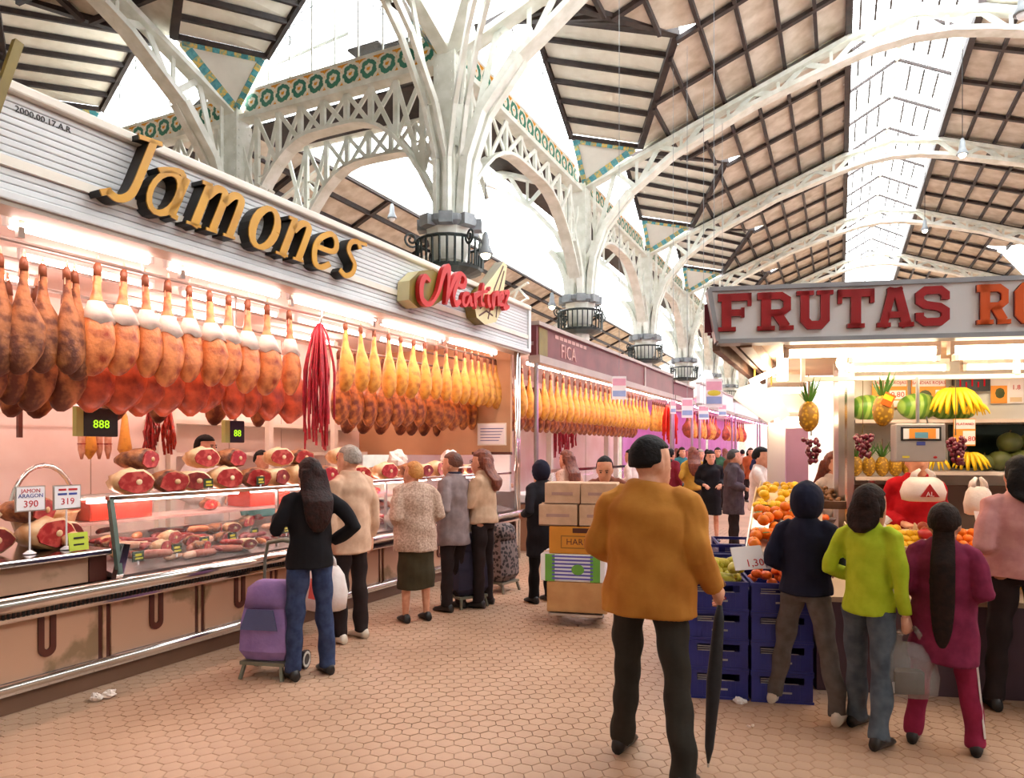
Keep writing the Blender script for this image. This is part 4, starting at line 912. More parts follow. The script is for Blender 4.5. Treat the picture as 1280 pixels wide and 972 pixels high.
def person(label, loc, face, h, top, bottom, shoe=m_shoeb, hair=None, hairstyle='short', arms=('hang', 'hang'), stance=.1, legs=((0, 0), (0, 0)), lean=0, headyaw=0, headpitch=0,
           skirt=False, coat=.86, ease=1.0, skin=SKIN, vox=.011, flare=1.0, collar=None, group=None, build=1.0, bare_sleeve=False, grip=(.6, .6), hs=1.0, hemz=None, skirtz=.38, cap=None, name='person', eyes=True):
    t = thing(name, label, 'person', (loc[0], loc[1], 0), face, group); k = h/1.7
    S = lambda v: Vector(v)*k
    lean_m = lambda v: Vector((v[0], v[1]*math.cos(lean)+(v[2]-.92)*math.sin(lean)*(1), .92+(v[2]-.92)*math.cos(lean)-v[1]*math.sin(lean))) if v[2] > .92 else Vector(v)
    bd = build
    # joints
    hips = [Vector((sx*.09*bd, 0, .9)) for sx in (-1, 1)]; feet = []; knees = []
    for sx, hp, (sw, kn) in zip((-1, 1), hips, legs):
        kneev = hp+Vector((sx*stance*.25, math.sin(sw)*.43, -math.cos(sw)*.43)); a2 = sw-kn
        ank = kneev+Vector((sx*stance*.25, math.sin(a2)*.41, -math.cos(a2)*.41)); knees.append(kneev); feet.append(ank)
    low = min(a.z for a in feet); dz = .075-low
    for L_ in (knees, feet):
        for v in L_: v.z += dz
    hips = [v+Vector((0, 0, dz)) for v in hips]
    sh = [Vector((sx*.17*bd, -.01, 1.39)) for sx in (-1, 1)]; el = []; wr = []
    for sx, s_, ar in zip((-1, 1), sh, arms):
        e, w = ARMS[ar] if isinstance(ar, str) else ar
        el.append(s_+Vector((sx*e[0], e[1], e[2]))); wr.append(s_+Vector((sx*w[0], w[1], w[2])))
    TL = lambda v: S(lean_m(Vector(v)+Vector((0, 0, dz))))
    hb = 1.545                                              # head centre
    Mh = Matrix.Rotation(headyaw, 3, 'Z') @ Matrix.Rotation(-headpitch, 3, 'X')
    HD = lambda v: TL(Vector((0, .02, hb-.02*(hs-1)*5*.5))+Mh @ Vector(v)*hs)
    ringsH = [(.0, .045, -.125, .03, .03), (0, .04, -.105, .052, .06), (0, .028, -.07, .064, .082), (0, .014, -.02, .074, .096), (0, .004, .03, .08, .104), (0, -.004, .075, .079, .102), (0, -.008, .115, .062, .082), (0, -.01, .14, .03, .042)]
    b = MB()
    b.loft([[HD((cx+rx*math.cos(2*PI*j/14), cy+ry*math.sin(2*PI*j/14), z)) for j in range(14)] for cx, cy, z, rx, ry in ringsH])
    b.tube([TL((0, -.015, 1.36)), TL((0, .0, 1.46)), HD((0, -.005, -.06))], [.066*k, .056*k, .056*k], 10)
    b.loft([[HD(v) for v in r] for r in ([(-.012, .098, .03), (.012, .098, .03), (.008, .09, .035), (-.008, .09, .035)], [(-.02, .1, -.03), (.02, .1, -.03), (.013, .128, -.022), (-.013, .128, -.022)], [(-.014, .095, -.045), (.014, .095, -.045), (.01, .106, -.042), (-.01, .106, -.042)])])
    for sx in (-1, 1): b.ell(HD((sx*.08, -.005, 0)), (.014*k, .028*k, .036*k), 8, 6, M=Mh)
    bk = min(1, ease)*.86
    tor = [(0, 0, .86, .12, .09), (0, 0, .95, .13, .1), (0, 0, 1.06, .13, .1), (0, .005, 1.2, .15, .115), (0, 0, 1.32, .165, .11), (0, -.01, 1.4, .13, .08), (0, -.01, 1.44, .055, .05)]
    b.loft([[TL((cx+rx*bk*bd*math.cos(2*PI*j/14), cy+ry*bk*math.sin(2*PI*j/14), z)) for j in range(14)] for cx, cy, z, rx, ry in tor])
    for i in (0, 1):
        b.tube([TL(sh[i]+Vector((0, 0, -.04))), TL((sh[i]+el[i])/2), TL(el[i]), TL(el[i].lerp(wr[i], .4)), TL(wr[i])], [.042*k, .04*k*bk, .036*k*bk, .034*k*bk, .024*k], 8)
        b.tube([S(hips[i]), S(hips[i].lerp(knees[i], .5)), S(knees[i]), S(knees[i].lerp(feet[i], .35)), S(feet[i])], [.07*k, .062*k, .047*k, .05*k, .034*k], 10)
        b.ell(S(feet[i]+Vector((0, .05, -.035))), (.035*k, .1*k, .03*k), 8, 6)
    me = remesh(b, vox*k, 'body', [skin], 2)
    for i, sx in ((0, -1), (1, 1)):
        d = (TL(wr[i])-TL(el[i])).normalized()
        join_mb(me, hand_mb(TL(wr[i])+d*.012*k, d, sx, grip[i], k*1.0, palm=(-sx, .15, 0) if abs(d.z) > .6 else (0, 0, -1)))
    link('body', me, t)
    if eyes:
        for sx in (-1, 1): MB().ell(HD((sx*.03, .098, .02)), (.012*k, .008*k, .008*k), 8, 6).build('eye', m_eye, t, smooth=True); MB().bar(HD((sx*.014, .104, .042)), HD((sx*.046, .096, .042)), .006*k, .008*k).build('eyebrow', hair or m_eye, t)
        MB().ell(HD((0, .098, -.068)), (.024*k, .009*k, .008*k), 10, 5).build('lips', m_lip, t, smooth=True)
    # top garment
    e_ = ease; hz = hemz if hemz is not None else coat
    b = MB(); fl = flare
    tr = [(0, 0, hz, .185*fl, .145*fl), (0, 0, hz+.06, .183*fl, .143*fl), (0, 0, 1.0, .172*(.5+fl/2), .135), (0, 0, 1.1, .165, .13), (0, .005, 1.22, .178, .138), (0, 0, 1.32, .175, .128), (0, -.01, 1.385, .135, .1), (0, -.012, 1.435, .095, .08), (0, -.012, 1.465, .07, .068)]
    tr = [r for r in tr if r[2] >= hz or r[2] == hz]
    b.loft([[TL((cx+rx*bd*e_*math.cos(2*PI*j/18)*(1+.02*math.sin(5*j)), cy+ry*e_*math.sin(2*PI*j/18)*(1+.02*math.cos(4*j)), z)) for j in range(18)] for cx, cy, z, rx, ry in tr])
    for i in (0, 1):
        w_ = el[i].lerp(wr[i], .94 if not bare_sleeve else .1)
        si = (-1, 1)[i]; b.tube([TL((si*.07*bd, -.01, 1.37)), TL((si*.13*bd, -.01, 1.385)), TL(sh[i]+Vector((-si*.005, 0, -.03))), TL(sh[i].lerp(el[i], .4)), TL(sh[i].lerp(el[i], .8)), TL(el[i]), TL(el[i].lerp(wr[i], .3)), TL(w_)], [.045*k, .056*k*e_, .064*k*e_, .062*k*e_, .058*k*e_, .057*k*e_, .056*k*e_, .046*k*e_], 10)
    link('jacket' if hz < 1.0 else 'top', remesh(b, vox*k, 'jacket', [top], 3, .008*k), t)
    if collar:
        MB().loft([[TL(((.085-.012*q)*math.cos(2*PI*j/14), -.01+(.08-.01*q)*math.sin(2*PI*j/14), 1.425+.055*q)) for j in range(14)] for q in (0, .5, 1)]).build('scarf', collar, t, smooth=True)
    # lower garment
    pk = min(1, ease)*.95
    b = MB()
    if skirt:
        b.loft([[S(Vector((rx*bd*math.cos(2*PI*j/16)*(1+.03*math.sin(4*j)), ry*math.sin(2*PI*j/16)*(1+.03*math.cos(5*j)), z))) for j in range(16)] for z, rx, ry in ((skirtz, .205, .17), (.6, .2, .165), (.85, .185, .15), (1.0, .15, .12))])
        link('skirt', remesh(b, vox*k, 'skirt', [bottom], 3, .006*k), t)
    else:
        b.loft([[S(Vector((rx*bd*math.cos(2*PI*j/14), ry*math.sin(2*PI*j/14), z+dz))) for j in range(14)] for z, rx, ry in ((.84, .16*pk, .12*pk), (.9, .163*pk, .124*pk), (.95, .13*pk, .1*pk))])
        for i in (0, 1):
            f = feet[i]
            b.tube([S(hips[i]+Vector((0, 0, -.04))), S(hips[i].lerp(knees[i], .4)), S(knees[i]), S(knees[i].lerp(f, .5)), S(f+Vector((0, -.0, -.015)))], [.09*k, .084*k, .069*k, .066*k, .066*k], 12)
        link('trousers', remesh(b, vox*k, 'trousers', [bottom], 3, .008*k), t)
    for i in (0, 1):
        f = feet[i]; b = MB()
        rws = [(-.075, .032, .035), (-.05, .04, .05), (.02, .042, .045), (.09, .048, .032), (.15, .042, .022), (.18, .02, .012)]
        b.loft([[S(f+Vector((w*math.cos(2*PI*j/10), y, -.075+max(0, hh+hh*math.sin(2*PI*j/10)))))for j in range(10)] for y, w, hh in rws])
        b.build('shoe', shoe, t, smooth=True)
    # hair
    if hair is not None:
        ks = {'short': 1.0, 'bob': 1.02, 'long': 1.04, 'pony': 1.0, 'curly': 1.08, 'hood': 1.14, 'bun': 1.0}[hairstyle]; b = MB()
        def fn(q):
            w = Mh.transposed() @ q if False else q
            f = 1+.05*noise.noise(Vector(q)*4+Vector((h, 0, 0)))*(2 if hairstyle == 'curly' else 1)
            if hairstyle == 'hood': return f if not (q.y > .55 and q.z < .3) else .8
            lim = -.25 if hairstyle in ('short', 'bun', 'pony') else -.75
            if q.y > .2 and q.z < .42: return .8
            if q.z < lim+.2*q.y: return .72
            return f
        b.ell(HD((0, -.008, .03)), (.092*ks*k*hs, .118*ks*k*hs, .122*ks*k*hs), 24, 18, fn=fn, M=Mh)
        if hairstyle in ('long', 'curly', 'bob', 'pony'):
            zl = {'long': -.42, 'curly': -.3, 'bob': -.16, 'pony': -.86}[hairstyle]; ww = {'long': .115, 'curly': .13, 'bob': .1, 'pony': .07}[hairstyle]
            n = 7; rr = []
            for i in range(n):
                f = i/(n-1); z = .06+(zl-.06)*f; y = -.07-.03*math.sin(f*PI*.8)-max(0, min(1, (-.08-z)/.1))*(.1*ease-.035); w = ww*(.85+.25*math.sin(f*PI))*(1 if f < .8 else 1-.6*(f-.8)/.2)
                dp = (.05 if hairstyle != 'pony' else .035)*(1 if f < .85 else .7)
                cc = TL(Vector((0, .02, hb))+Mh @ Vector((0, y, 0))+Vector((0, 0, z)))
                sxv = Mh @ Vector((1, 0, 0)); syv = Mh @ Vector((0, 1, 0))
                rr.append([cc+sxv*(w*k*math.cos(2*PI*j/16)*(1+.06*math.sin(3*j+i)))+syv*(dp*k*math.sin(2*PI*j/16)*(1+.1*math.cos(5*j+i))) for j in range(16)])
            b.loft(rr)
        link('hair' if hairstyle != 'hood' else 'hood', remesh(b, .008*k, 'hair', [hair], 1), t)
    t['wr0'] = 0; del t['wr0']
    inv = Matrix.Rotation(face, 4, 'Z'); g = [Matrix.Translation((loc[0], loc[1], 0)) @ inv @ TL(w+(w-e).normalized()*.08) for w, e in zip(wr, el)]
    return t, g, HD
m_hairb = mat('dark_brown_hair', (30, 19, 16), .7, c2=(44, 27, 21), sc=30, bump=.35, bsc=60, spec=.2); m_hairk = mat('black_hair', (17, 14, 14), .7, c2=(26, 20, 19), sc=30, bump=.35, bsc=60, spec=.2)
m_hairg = mat('grey_hair', (176, 162, 150), .6, c2=(140, 126, 116), sc=30, bump=.5, bsc=60); m_hairo = mat('orange_blonde_hair', (206, 146, 76), .6, c2=(180, 116, 56), sc=24, bump=.5, bsc=60)
m_hairr = mat('red_brown_hair', (132, 66, 40), .55, c2=(96, 42, 28), sc=24, bump=.5, bsc=60)
m_hairv = mat('very_dark_auburn_hair', (50, 22, 17), .65, c2=(30, 14, 12), sc=30, bump=.4, bsc=60, spec=.25)
D_ = R
gpx = lambda x, y: gp(x, y)
c_blk = cloth('black_jacket_cloth', (26, 24, 28)); c_jean = cloth('dark_blue_denim', (44, 54, 84), (60, 72, 104), 20)
A, gA, _ = person('woman with long auburn hair, black jacket and jeans at the counter', gpx(388, 845), R(62), 1.56, c_blk, c_jean, m_shoeb, m_hairv, 'long', ('up', 'hip'), .1, ease=1.0, coat=.84, headyaw=R(5))
c_beige = cloth('beige_jacket_cloth', (214, 178, 150), (198, 160, 134)); c_dk = cloth('dark_trouser_cloth', (44, 34, 34))
B_, gB, _ = person('grey haired man in a long beige jacket with a white carrier bag', gpx(438, 800), R(78), 1.66, c_beige, c_dk, m_shoew, m_hairg, 'short', (((.06, -.02, -.29), (.1, -.03, -.55)), 'hang'), .06, coat=.76, ease=1.12, grip=(1.1, .5), headyaw=R(18))
c_tweed = mat('pale_tweed', (204, 176, 156), .95, c2=(160, 130, 114), sc=60, bump=.4, bsc=50); c_olv = cloth('dark_olive_skirt', (66, 58, 40))
person('old woman with short orange-blonde hair in a pale tweed jacket and dark olive skirt', gpx(520, 776), R(55), 1.52, c_tweed, c_olv, m_shoeb, m_hairo, 'short', ('bent', 'bent'), .06, coat=.74, ease=1.32, skirt=True, skirtz=.36, headyaw=R(25), headpitch=R(-18), lean=R(6))
c_gry = cloth('grey_wool_coat', (146, 130, 130), (128, 112, 112)); c_nav = cloth('navy_scarf_cloth', (32, 32, 50))
person('brown haired woman in a grey coat with a navy scarf beside the old woman', gpx(567, 762), R(82), 1.6, c_gry, c_dk, m_shoeb, mat('brown_short_hair', (110, 60, 38), .55, c2=(82, 42, 28), sc=24, bump=.5, bsc=60), 'short', ('bent', 'hang'), .06, coat=.7, ease=1.16, collar=c_nav, headyaw=R(10))
c_bei2 = cloth('pale_beige_blouson', (216, 184, 156), (200, 166, 138)); 
E_, gE, HDE = person('red haired woman with glasses and a pale beige blouson, arms folded', gpx(604, 757), R(92), 1.62, c_bei2, c_dk, m_shoeb, m_hairr, 'curly', ('cross', 'cross'), .05, coat=.9, ease=1.1, headyaw=R(8))
for sx in (-1, 1): MB().tube([HDE((sx*.034+.022*math.cos(a), .116, .02+.018*math.sin(a))) for a in [2*PI*i/10 for i in range(10)]], .0022, 4, closed=True).build('spectacle_rim', m_blackdye, E_)
c_coatk = cloth('charcoal_long_coat', (38, 36, 42))
person('figure in a charcoal coat and hood standing at the near corner of the second stall', gpx(677, 752), R(60), 1.5, c_coatk, cloth('black_trouser_cloth', (24, 22, 26)), m_shoeb, c_nav, 'hood', ('bent', 'bent'), .06, coat=.55, ease=1.08)
c_och = cloth('ochre_jacket_cloth', (196, 134, 58), (176, 112, 44), 6); c_oli = cloth('dark_olive_trousers', (54, 50, 44))
G_, gG, _ = person('man in an ochre jacket and dark trousers walking past in the middle with an umbrella', gpx(812, 966), R(-4), 1.7, c_och, c_oli, m_shoeb, m_hairk, 'short', (((.09, .0, -.27), (.02, .2, -.36)), ((.07, -.02, -.29), (.1, .16, -.46))), .22, legs=((R(14), R(4)), (R(-6), R(6))), coat=.8, ease=1.2, build=1.12, headyaw=R(-35))
c_dgc = cloth('dark_grey_coat', (82, 70, 76), (66, 56, 62))
person('greying man in a dark grey coat, seen from the side, beside the fruit stall', gpx(917, 690), R(-74), 1.64, c_dgc, c_dk, m_shoeb, mat('greying_dark_hair', (70, 62, 60), .6, c2=(48, 42, 40), sc=24), 'short', ('bent', 'bent'), .06, coat=.62, ease=1.2, headpitch=R(-10))
person('long haired woman in a black dress standing in the aisle behind the grey coated man', gpx(888, 676), R(-160), 1.62, c_blk, cloth('black_skirt_cloth', (24, 22, 24)), m_shoeb, m_hairk, 'long', ('bent', 'bent'), .05, coat=.8, skirt=True, skirtz=.5, vox=.014)
c_navj = cloth('dark_navy_jacket', (30, 32, 52)); c_gryt = cloth('grey_flared_trousers', (104, 96, 92), (88, 80, 76))
person('child in a navy hooded jacket and grey flared trousers bending to the blue crates', gpx(1008, 889), R(-14), 1.4, c_navj, c_gryt, m_shoew, c_navj, 'hood', ('bent', 'bent'), .34, coat=.88, ease=1.05, legs=((R(6), R(4)), (R(-8), R(3))), hs=1.14)
c_lime = cloth('lime_green_sweater', (186, 204, 52), (170, 190, 40)); c_gj = cloth('grey_blue_jeans', (92, 102, 112), (72, 80, 90))
M_, gM, _ = person('child in a lime green sweater and grey jeans carrying a clear bag', gpx(1086, 920), R(-28), 1.42, c_lime, c_gj, m_shoeb, m_hairb, 'bob', ('bent', 'carry'), .12, coat=.84, ease=.92, grip=(.6, 1.2), legs=((R(10), R(3)), (R(-8), R(8))), hs=1.14)
c_mag = cloth('magenta_tunic', (140, 48, 80), (118, 36, 66)); c_pnk = cloth('raspberry_trousers', (156, 44, 78), (136, 34, 66))
N_, gN, _ = person('child in a magenta tunic and raspberry trousers with a very long brown ponytail', gpx(1180, 934), R(-10), 1.32, c_mag, c_pnk, m_shoeb, m_hairb, 'pony', ('bent', 'bent'), .2, coat=.6, ease=1.1, flare=1.08, hs=1.14)
kk = 1.32/1.7
MB().bar((.14, -.015, .6), (.186, -.015, .1), .03, .008, up=(1, 0, 0)).build('white_side_stripe', m_pricew, N_)
c_pks = cloth('pale_pink_shirt', (216, 160, 158), (200, 140, 140))
person('shopper in a pale pink shirt and dark trousers at the frame edge by the fruit', gpx(1276, 888), R(10), 1.58, c_pks, c_dk, m_shoeb, m_hairk, 'bob', ('bent', 'bent'), .14, coat=.88, ease=1.2)
# stall keepers
c_wht = cloth('white_work_coat', (238, 220, 212)); p = J.w(-1.55, J.on_x(255, 560, -1.55)[0])
person('butcher in a white coat behind the counter, head hidden by the hams', p, JA-R(80), 1.78, c_wht, c_dk, m_shoeb, m_hairk, 'short', ('bent', 'bent'), .05, coat=.8, ease=1.15, vox=.014)
p = J.w(-1.9, J.on_x(326, 570, -1.9)[0])
person('stall keeper in teal behind the counter beside the second scale display', p, JA-R(100), 1.62, cloth('teal_shirt', (90, 140, 136)), c_dk, m_shoeb, m_hairk, 'short', ('hang', 'hang'), .05, vox=.016)
# ================================================================ FRUIT STALL (right)
Q = Frame(-.789, 4.934, R(15.6)); QA = Q.a
def QT(name, label, cat, x=0, y=0, z=0, rz=0, group=None): return thing(name, label, cat, Q.w(x, y, z), QA+rz, group)
m_signw = mat('white_sign_panel', (244, 246, 250), .4, sc=2, var=.04); m_alu = mat('grey_sign_edge', (168, 172, 180), .4, .3, sc=4)
m_redL = mat('dark_red_letter', (176, 14, 26), .4, sc=4); m_orgL = mat('orange_letter', (240, 96, 20), .4, sc=4); m_lside = mat('purple_letter_side', (110, 20, 44), .5, sc=4)
m_ceilw = mat('warm_stall_ceiling', (226, 190, 160), .6, sc=2); m_bwall = mat('light_back_wall', (222, 220, 212), .5, sc=2, var=.06); m_shelf = mat('pale_shelf_edge', (216, 200, 190), .4, sc=4)
m_dkcnt = mat('dark_counter_front', (74, 52, 62), .5, sc=4); m_mirror = mat('dark_green_mirror', (52, 66, 58), .15, .6, sc=3)
SD = (.269/.963)                                          # left side runs parallel to the aisle
fs = QT('market_stall', 'fruit stall with white fascia and bright warm lamps', 'stall')
MB().prism([(-.03, 2.73), (.03, 2.37), (3.3, 2.37), (3.3, 2.73)], lambda u, v: Vector((u, .12, v)), lambda u, v: Vector((u, 0, v))).build('sign_board', m_signw, fs)
for a, b in (((-.03, 2.73), (3.3, 2.73)), ((.03, 2.37), (3.3, 2.37)), ((-.03, 2.73), (.03, 2.37))): MB().bar((a[0], .055, a[1]), (b[0], .055, b[1]), .15, .03, up=(0, 0, 1) if a[1] == b[1] else (1, 0, 0)).build('sign_edge', m_alu, fs)
MB().prism([(.02, .1), (3.3, .1), (3.3, 3.2), (.02+3.1*SD, 3.2)], lambda u, v: Vector((u, v, 2.45)), lambda u, v: Vector((u, v, 2.5))).build('stall_ceiling', m_ceilw, fs)
m_rail = mat('brown_side_beam', (150, 116, 96), .4, .3, c2=(104, 74, 62), sc=4)
for o, w, h in ((.0, .05, .14), (.1, .04, .06), (.2, .08, .1)): MB().bar((.03+o, .1, 2.39), (.03+o+2.15*SD, 2.25, 2.39), w, h).build('side_beam', m_rail, fs)
MB().bx(.6, .75, 2.2, 2.3, 2.28, 2.44).build('beam_end', m_brown, fs)
MB().bx(1.24, 1.37, 1.55, 1.68, 0, 2.4).build('post', m_steel, fs); MB().bx(1.29, 1.31, 1.545, 1.55, 0, 2.4).build('post_groove', m_chrome, fs)
MB().bx(.8, 3.2, .98, 1.02, 2.18, 2.215).build('rail', m_shelf, fs); MB().bx(.8, .83, .98, 1.01, 2.2, 2.45).bx(2.36, 2.4, .98, 1.01, 2.2, 2.45).build('rail_hanger', m_shelf, fs)
MB().bx(1.36, 3.3, 2.1, 2.16, .0, 2.45).build('back_wall', m_bwall, fs)
MB().bx(2.35, 3.3, 2.06, 2.1, 1.46, 1.86).build('mirror_panel', m_mirror, fs)
MB().bx(1.38, 3.3, 1.55, 2.1, 1.86, 1.89).build('shelf', m_shelf, fs)
MB().bx(1.38, 1.95, 1.55, 2.1, 1.36, 1.39).build('shelf', m_shelf, fs); MB().bx(1.95, 3.3, 1.55, 2.1, 1.41, 1.44).build('shelf', m_shelf, fs)
MB().bx(1.36, 3.3, 2.05, 2.1, 0, 1.3).build('lower_panel', mat('brown_lower_panel', (120, 92, 78), .5, sc=3), fs)
MB().bx(1.5, 1.54, 1.56, 1.6, .6, 1.36).build('shelf_bracket', m_steel, fs)
MB().bx(1.02, 1.24, 2.6, 2.63, 1.0, 1.85).build('painted_pink_light', mat('painted_pink_light', (222, 176, 220), .5, sc=3), fs)  # lilac sheet stands in for the pinkish light behind the seller
MB().bx(.68, 3.3, .03, 1.0, .0, .62).build('counter_base', m_dkcnt, fs)
MB().quad((.68, .0, .64), (3.3, .0, .64), (3.3, 1.0, 1.0), (.68, 1.0, 1.0), -.04).build('counter_slope', mat('pale_display_board', (206, 180, 150), .6, sc=4), fs)
MB().prism([(.3, .4), (.62, .35), (1.15, 2.2), (.75, 2.2)], lambda u, v: Vector((u, v, .3)), lambda u, v: Vector((u, v, .72))).build('side_table', m_dkcnt, fs)
sg = QT('shop_sign', 'raised red and orange letters reading FRUTAS RO on the white fascia', 'sign', 0, -.002, 2.37)
T_ = stroke_poly
def ser(x0, x1, y, w=.028): return T_([(x0, y), (x1, y)], w)
GL = {'F': [T_([(.055, 0), (.055, .25)], .062), T_([(0, .225), (.215, .225)], .05), T_([(.06, .122), (.165, .122)], .044), ser(0, .115, .014), T_([(.203, .25), (.203, .165)], .026), T_([(.16, .155), (.16, .09)], .022)],
      'R': [T_([(.055, 0), (.055, .25)], .062), T_([(0, .226), (.15, .226), (.188, .2), (.188, .14), (.15, .113), (.06, .113)], .046), T_([(.12, .115), (.18, .02)], .058), ser(0, .11, .014), ser(.14, .228, .014)],
      'U': [T_([(.05, .25), (.05, .06), (.08, .026), (.145, .026), (.175, .06), (.175, .25)], .054), ser(.0, .105, .236), ser(.125, .225, .236)],
      'T': [T_([(0, .225), (.225, .225)], .05), T_([(.112, .25), (.112, 0)], .062), T_([(.013, .25), (.013, .16)], .026), T_([(.212, .25), (.212, .16)], .026), ser(.06, .165, .014)],
      'A': [T_([(.035, 0), (.1, .25)], .05), T_([(.19, 0), (.125, .25)], .058), ser(.065, .16, .235), T_([(.06, .078), (.17, .078)], .04), ser(0, .085, .014), ser(.14, .23, .014)],
      'S': [T_([(.192, .165), (.192, .2), (.16, .226), (.065, .226), (.03, .2), (.03, .158), (.065, .134), (.155, .118), (.192, .094), (.192, .05), (.16, .025), (.065, .025), (.03, .05), (.03, .085)], .05)],
      'O': [T_([(.11, .226), (.06, .226), (.028, .19), (.028, .06), (.06, .025), (.16, .025), (.192, .06), (.192, .19), (.16, .226), (.11, .226)], .054)]}
for ch, px0, px1, mm in (('F', 897, 941, m_redL), ('R', 946, 991, m_redL), ('U', 995, 1041, m_redL), ('T', 1046, 1092, m_redL), ('A', 1095, 1140, m_redL), ('S', 1142, 1187, m_redL), ('R', 1219, 1261, m_orgL), ('O', 1266, 1312, m_orgL)):
    x0 = Q.on_y(px0, 400, 0)[0]; x1 = Q.on_y(px1, 400, 0)[0]; s = (x1-x0)/.228
    letters(sg, [GL[ch]], lambda u, v, d, x0=x0, s=s: Vector((x0+u*s, -d, .065+v*1.03)), face=mm, side=m_lside, back=0, front=.028, halo=1)
sg2 = QT('shop_sign', 'dark red letters on the aisle side of the fruit fascia, seen edge on', 'sign', -.03, .1, 2.4)
for k in range(3): MB().bar((.05+.12*k*SD-.03, .12*k, .05), (.05+.12*k*SD-.03, .12*k, .25), .03, .08).build('letter', m_lside, sg2)

def lampQ(label, x0, x1, y, z, group, r=.03):
    t = QT('fluorescent_lamp', label, 'lamp', x0, y, z, group=group); L = x1-x0
    MB().tube([(.03, 0, 0), (L-.03, 0, 0)], r, 8).build('glow_tube', m_tubeW, t); MB().bx(0, L, -.03, .03, r, r+.05).build('tube_housing', m_shelf, t); MB().bx(0, .03, -.03, .03, -.03, .04).build('tube_socket', m_shelf, t); MB().bx(L-.03, L, -.03, .03, -.03, .04).build('tube_socket', m_shelf, t)
lampQ('front fluorescent tube of the fruit stall, left one', .55, 1.6, .42, 2.33, None); lampQ('front fluorescent tube of the fruit stall, right one', 1.66, 2.7, .42, 2.33, None)
lampQ('second row fluorescent tube of the fruit stall, left one', 1.22, 2.0, 1.25, 2.3, None, .022); lampQ('second row fluorescent tube of the fruit stall, right one', 2.1, 2.9, 1.25, 2.3, None, .022)
lampQ('middle fluorescent tube of the fruit stall, left one', 1.1, 1.75, .8, 2.33, None, .022); lampQ('middle fluorescent tube of the fruit stall, right one', 1.85, 2.6, .8, 2.33, None, .022)
a = at(978, 455, 6.0); t = thing('wall_lamp', 'upright glowing lamp under the left beam of the fruit stall', 'lamp', (a.x, a.y, a.z-.12), QA)
MB().tube([(0, 0, -.02), (0, 0, .22)], .045, 10).build('glow_tube', m_tubeW, t); MB().bx(-.05, .05, -.05, .05, .22, .3).build('socket', m_rail, t)
a = at(956, 470, 6.2); t = thing('wall_lamp', 'slanting glowing lamp left of the upright one under the beam', 'lamp', a, QA)
MB().bar((-.12, 0, -.05), (.12, 0, .06), .07, .05).build('glow_panel', m_tubeW, t); MB().bar((.1, 0, .07), (.16, 0, .2), .03, .03).build('arm', m_black, t)
a = at(1053, 453, 5.8); t = thing('bulb_lamp', 'bare bulb glowing between the front tubes of the fruit stall', 'lamp', a, QA)
MB().ell((0, 0, 0), (.05, .05, .065), 10, 8).build('glow_bulb', m_tubeW, t, smooth=True); MB().tube([(0, 0, .06), (0, 0, .18)], .025, 8).build('socket', m_shelf, t)
# bundles of white carrier bags by the corner
for i, (px, py, d, lab, shp) in enumerate(((945, 500, 6.3, 'large bundle of white plastic bags hanging under the beam corner', ((-.2, .02), (-.16, .11), (-.06, .14), (0, .2), (.05, .14), (.1, .05), (.2, -.16), (.1, -.2), (-.04, -.1))), (966, 505, 6.45, 'smaller bundle of white plastic bags hanging behind the large one', ((-.1, .14), (.0, .16), (.05, .1), (.16, -.1), (.08, -.16), (-.06, .0))))):
    a = at(px, py, d); t = thing('bag_bundle', lab, 'bags', a, QA+R(8))
    for k in range(4):
        sh_ = [(u*(1-.05*k)+.012*k, v*(1-.04*k)) for u, v in shp]; MB().prism(sh_, lambda u, v, k=k: Vector((u, .03*k+.1*u*u+.012, v)), lambda u, v, k=k: Vector((u, .03*k+.1*u*u, v))).build('bag', m_signw, t)
    MB().tube([(0, .04, .18), (0, .04, .34)], .008, 5).build('string', m_ham2, t)
MB().bx(.92, 1.3, 3.0, 3.05, 1.2, 2.45).build('added_white_panel', m_bwall, fs)  # panel added to make the bright white region behind the pineapple
lampQ('added upright row tube glowing at the back behind the lone pineapple', .86, 1.24, 2.7, 2.25, None); lampQ('added lower tube glowing at the back behind the lone pineapple', .93, 1.26, 2.9, 1.95, None)  # tubes added at the back to brighten the white panel
# ---- fruit kinds
m_orange = mat('orange_peel', (244, 134, 22), .4, c2=(232, 108, 14), sc=20, bump=.2, bsc=120); m_lemon = mat('lemon_peel', (248, 204, 40), .4, c2=(240, 186, 24), sc=14, bump=.15, bsc=100)
m_pear = mat('green_pear_skin', (196, 190, 60), .45, c2=(170, 160, 50), sc=10, detail=6); m_mand = mat('deep_mandarin_peel', (240, 104, 16), .38, c2=(222, 84, 12), sc=20, bump=.2, bsc=120)
m_ban = mat('ripe_banana_skin', (250, 214, 40), .45, c2=(236, 196, 30), sc=6); m_leaf = mat('fruit_leaf', (60, 110, 40), .5, c2=(84, 140, 56), sc=8)
m_wmel = mat('striped_watermelon', (88, 140, 44), .35, c2=(150, 186, 84), sc=5, kind='wave', pos=(.3, .7)); m_pine = mat('pineapple_rind', (226, 176, 40), .5, c2=(150, 110, 30), sc=34, kind='voronoi', pos=(.15, .5), bump=.3, bsc=30)
m_grape = mat('red_grape_skin', (124, 40, 62), .25, c2=(96, 24, 48), sc=10, coat=.3); m_mel = mat('dark_green_melon', (86, 92, 40), .5, c2=(60, 68, 28), sc=8, detail=7); m_stem = mat('woody_stem', (96, 78, 40), .7, sc=10)
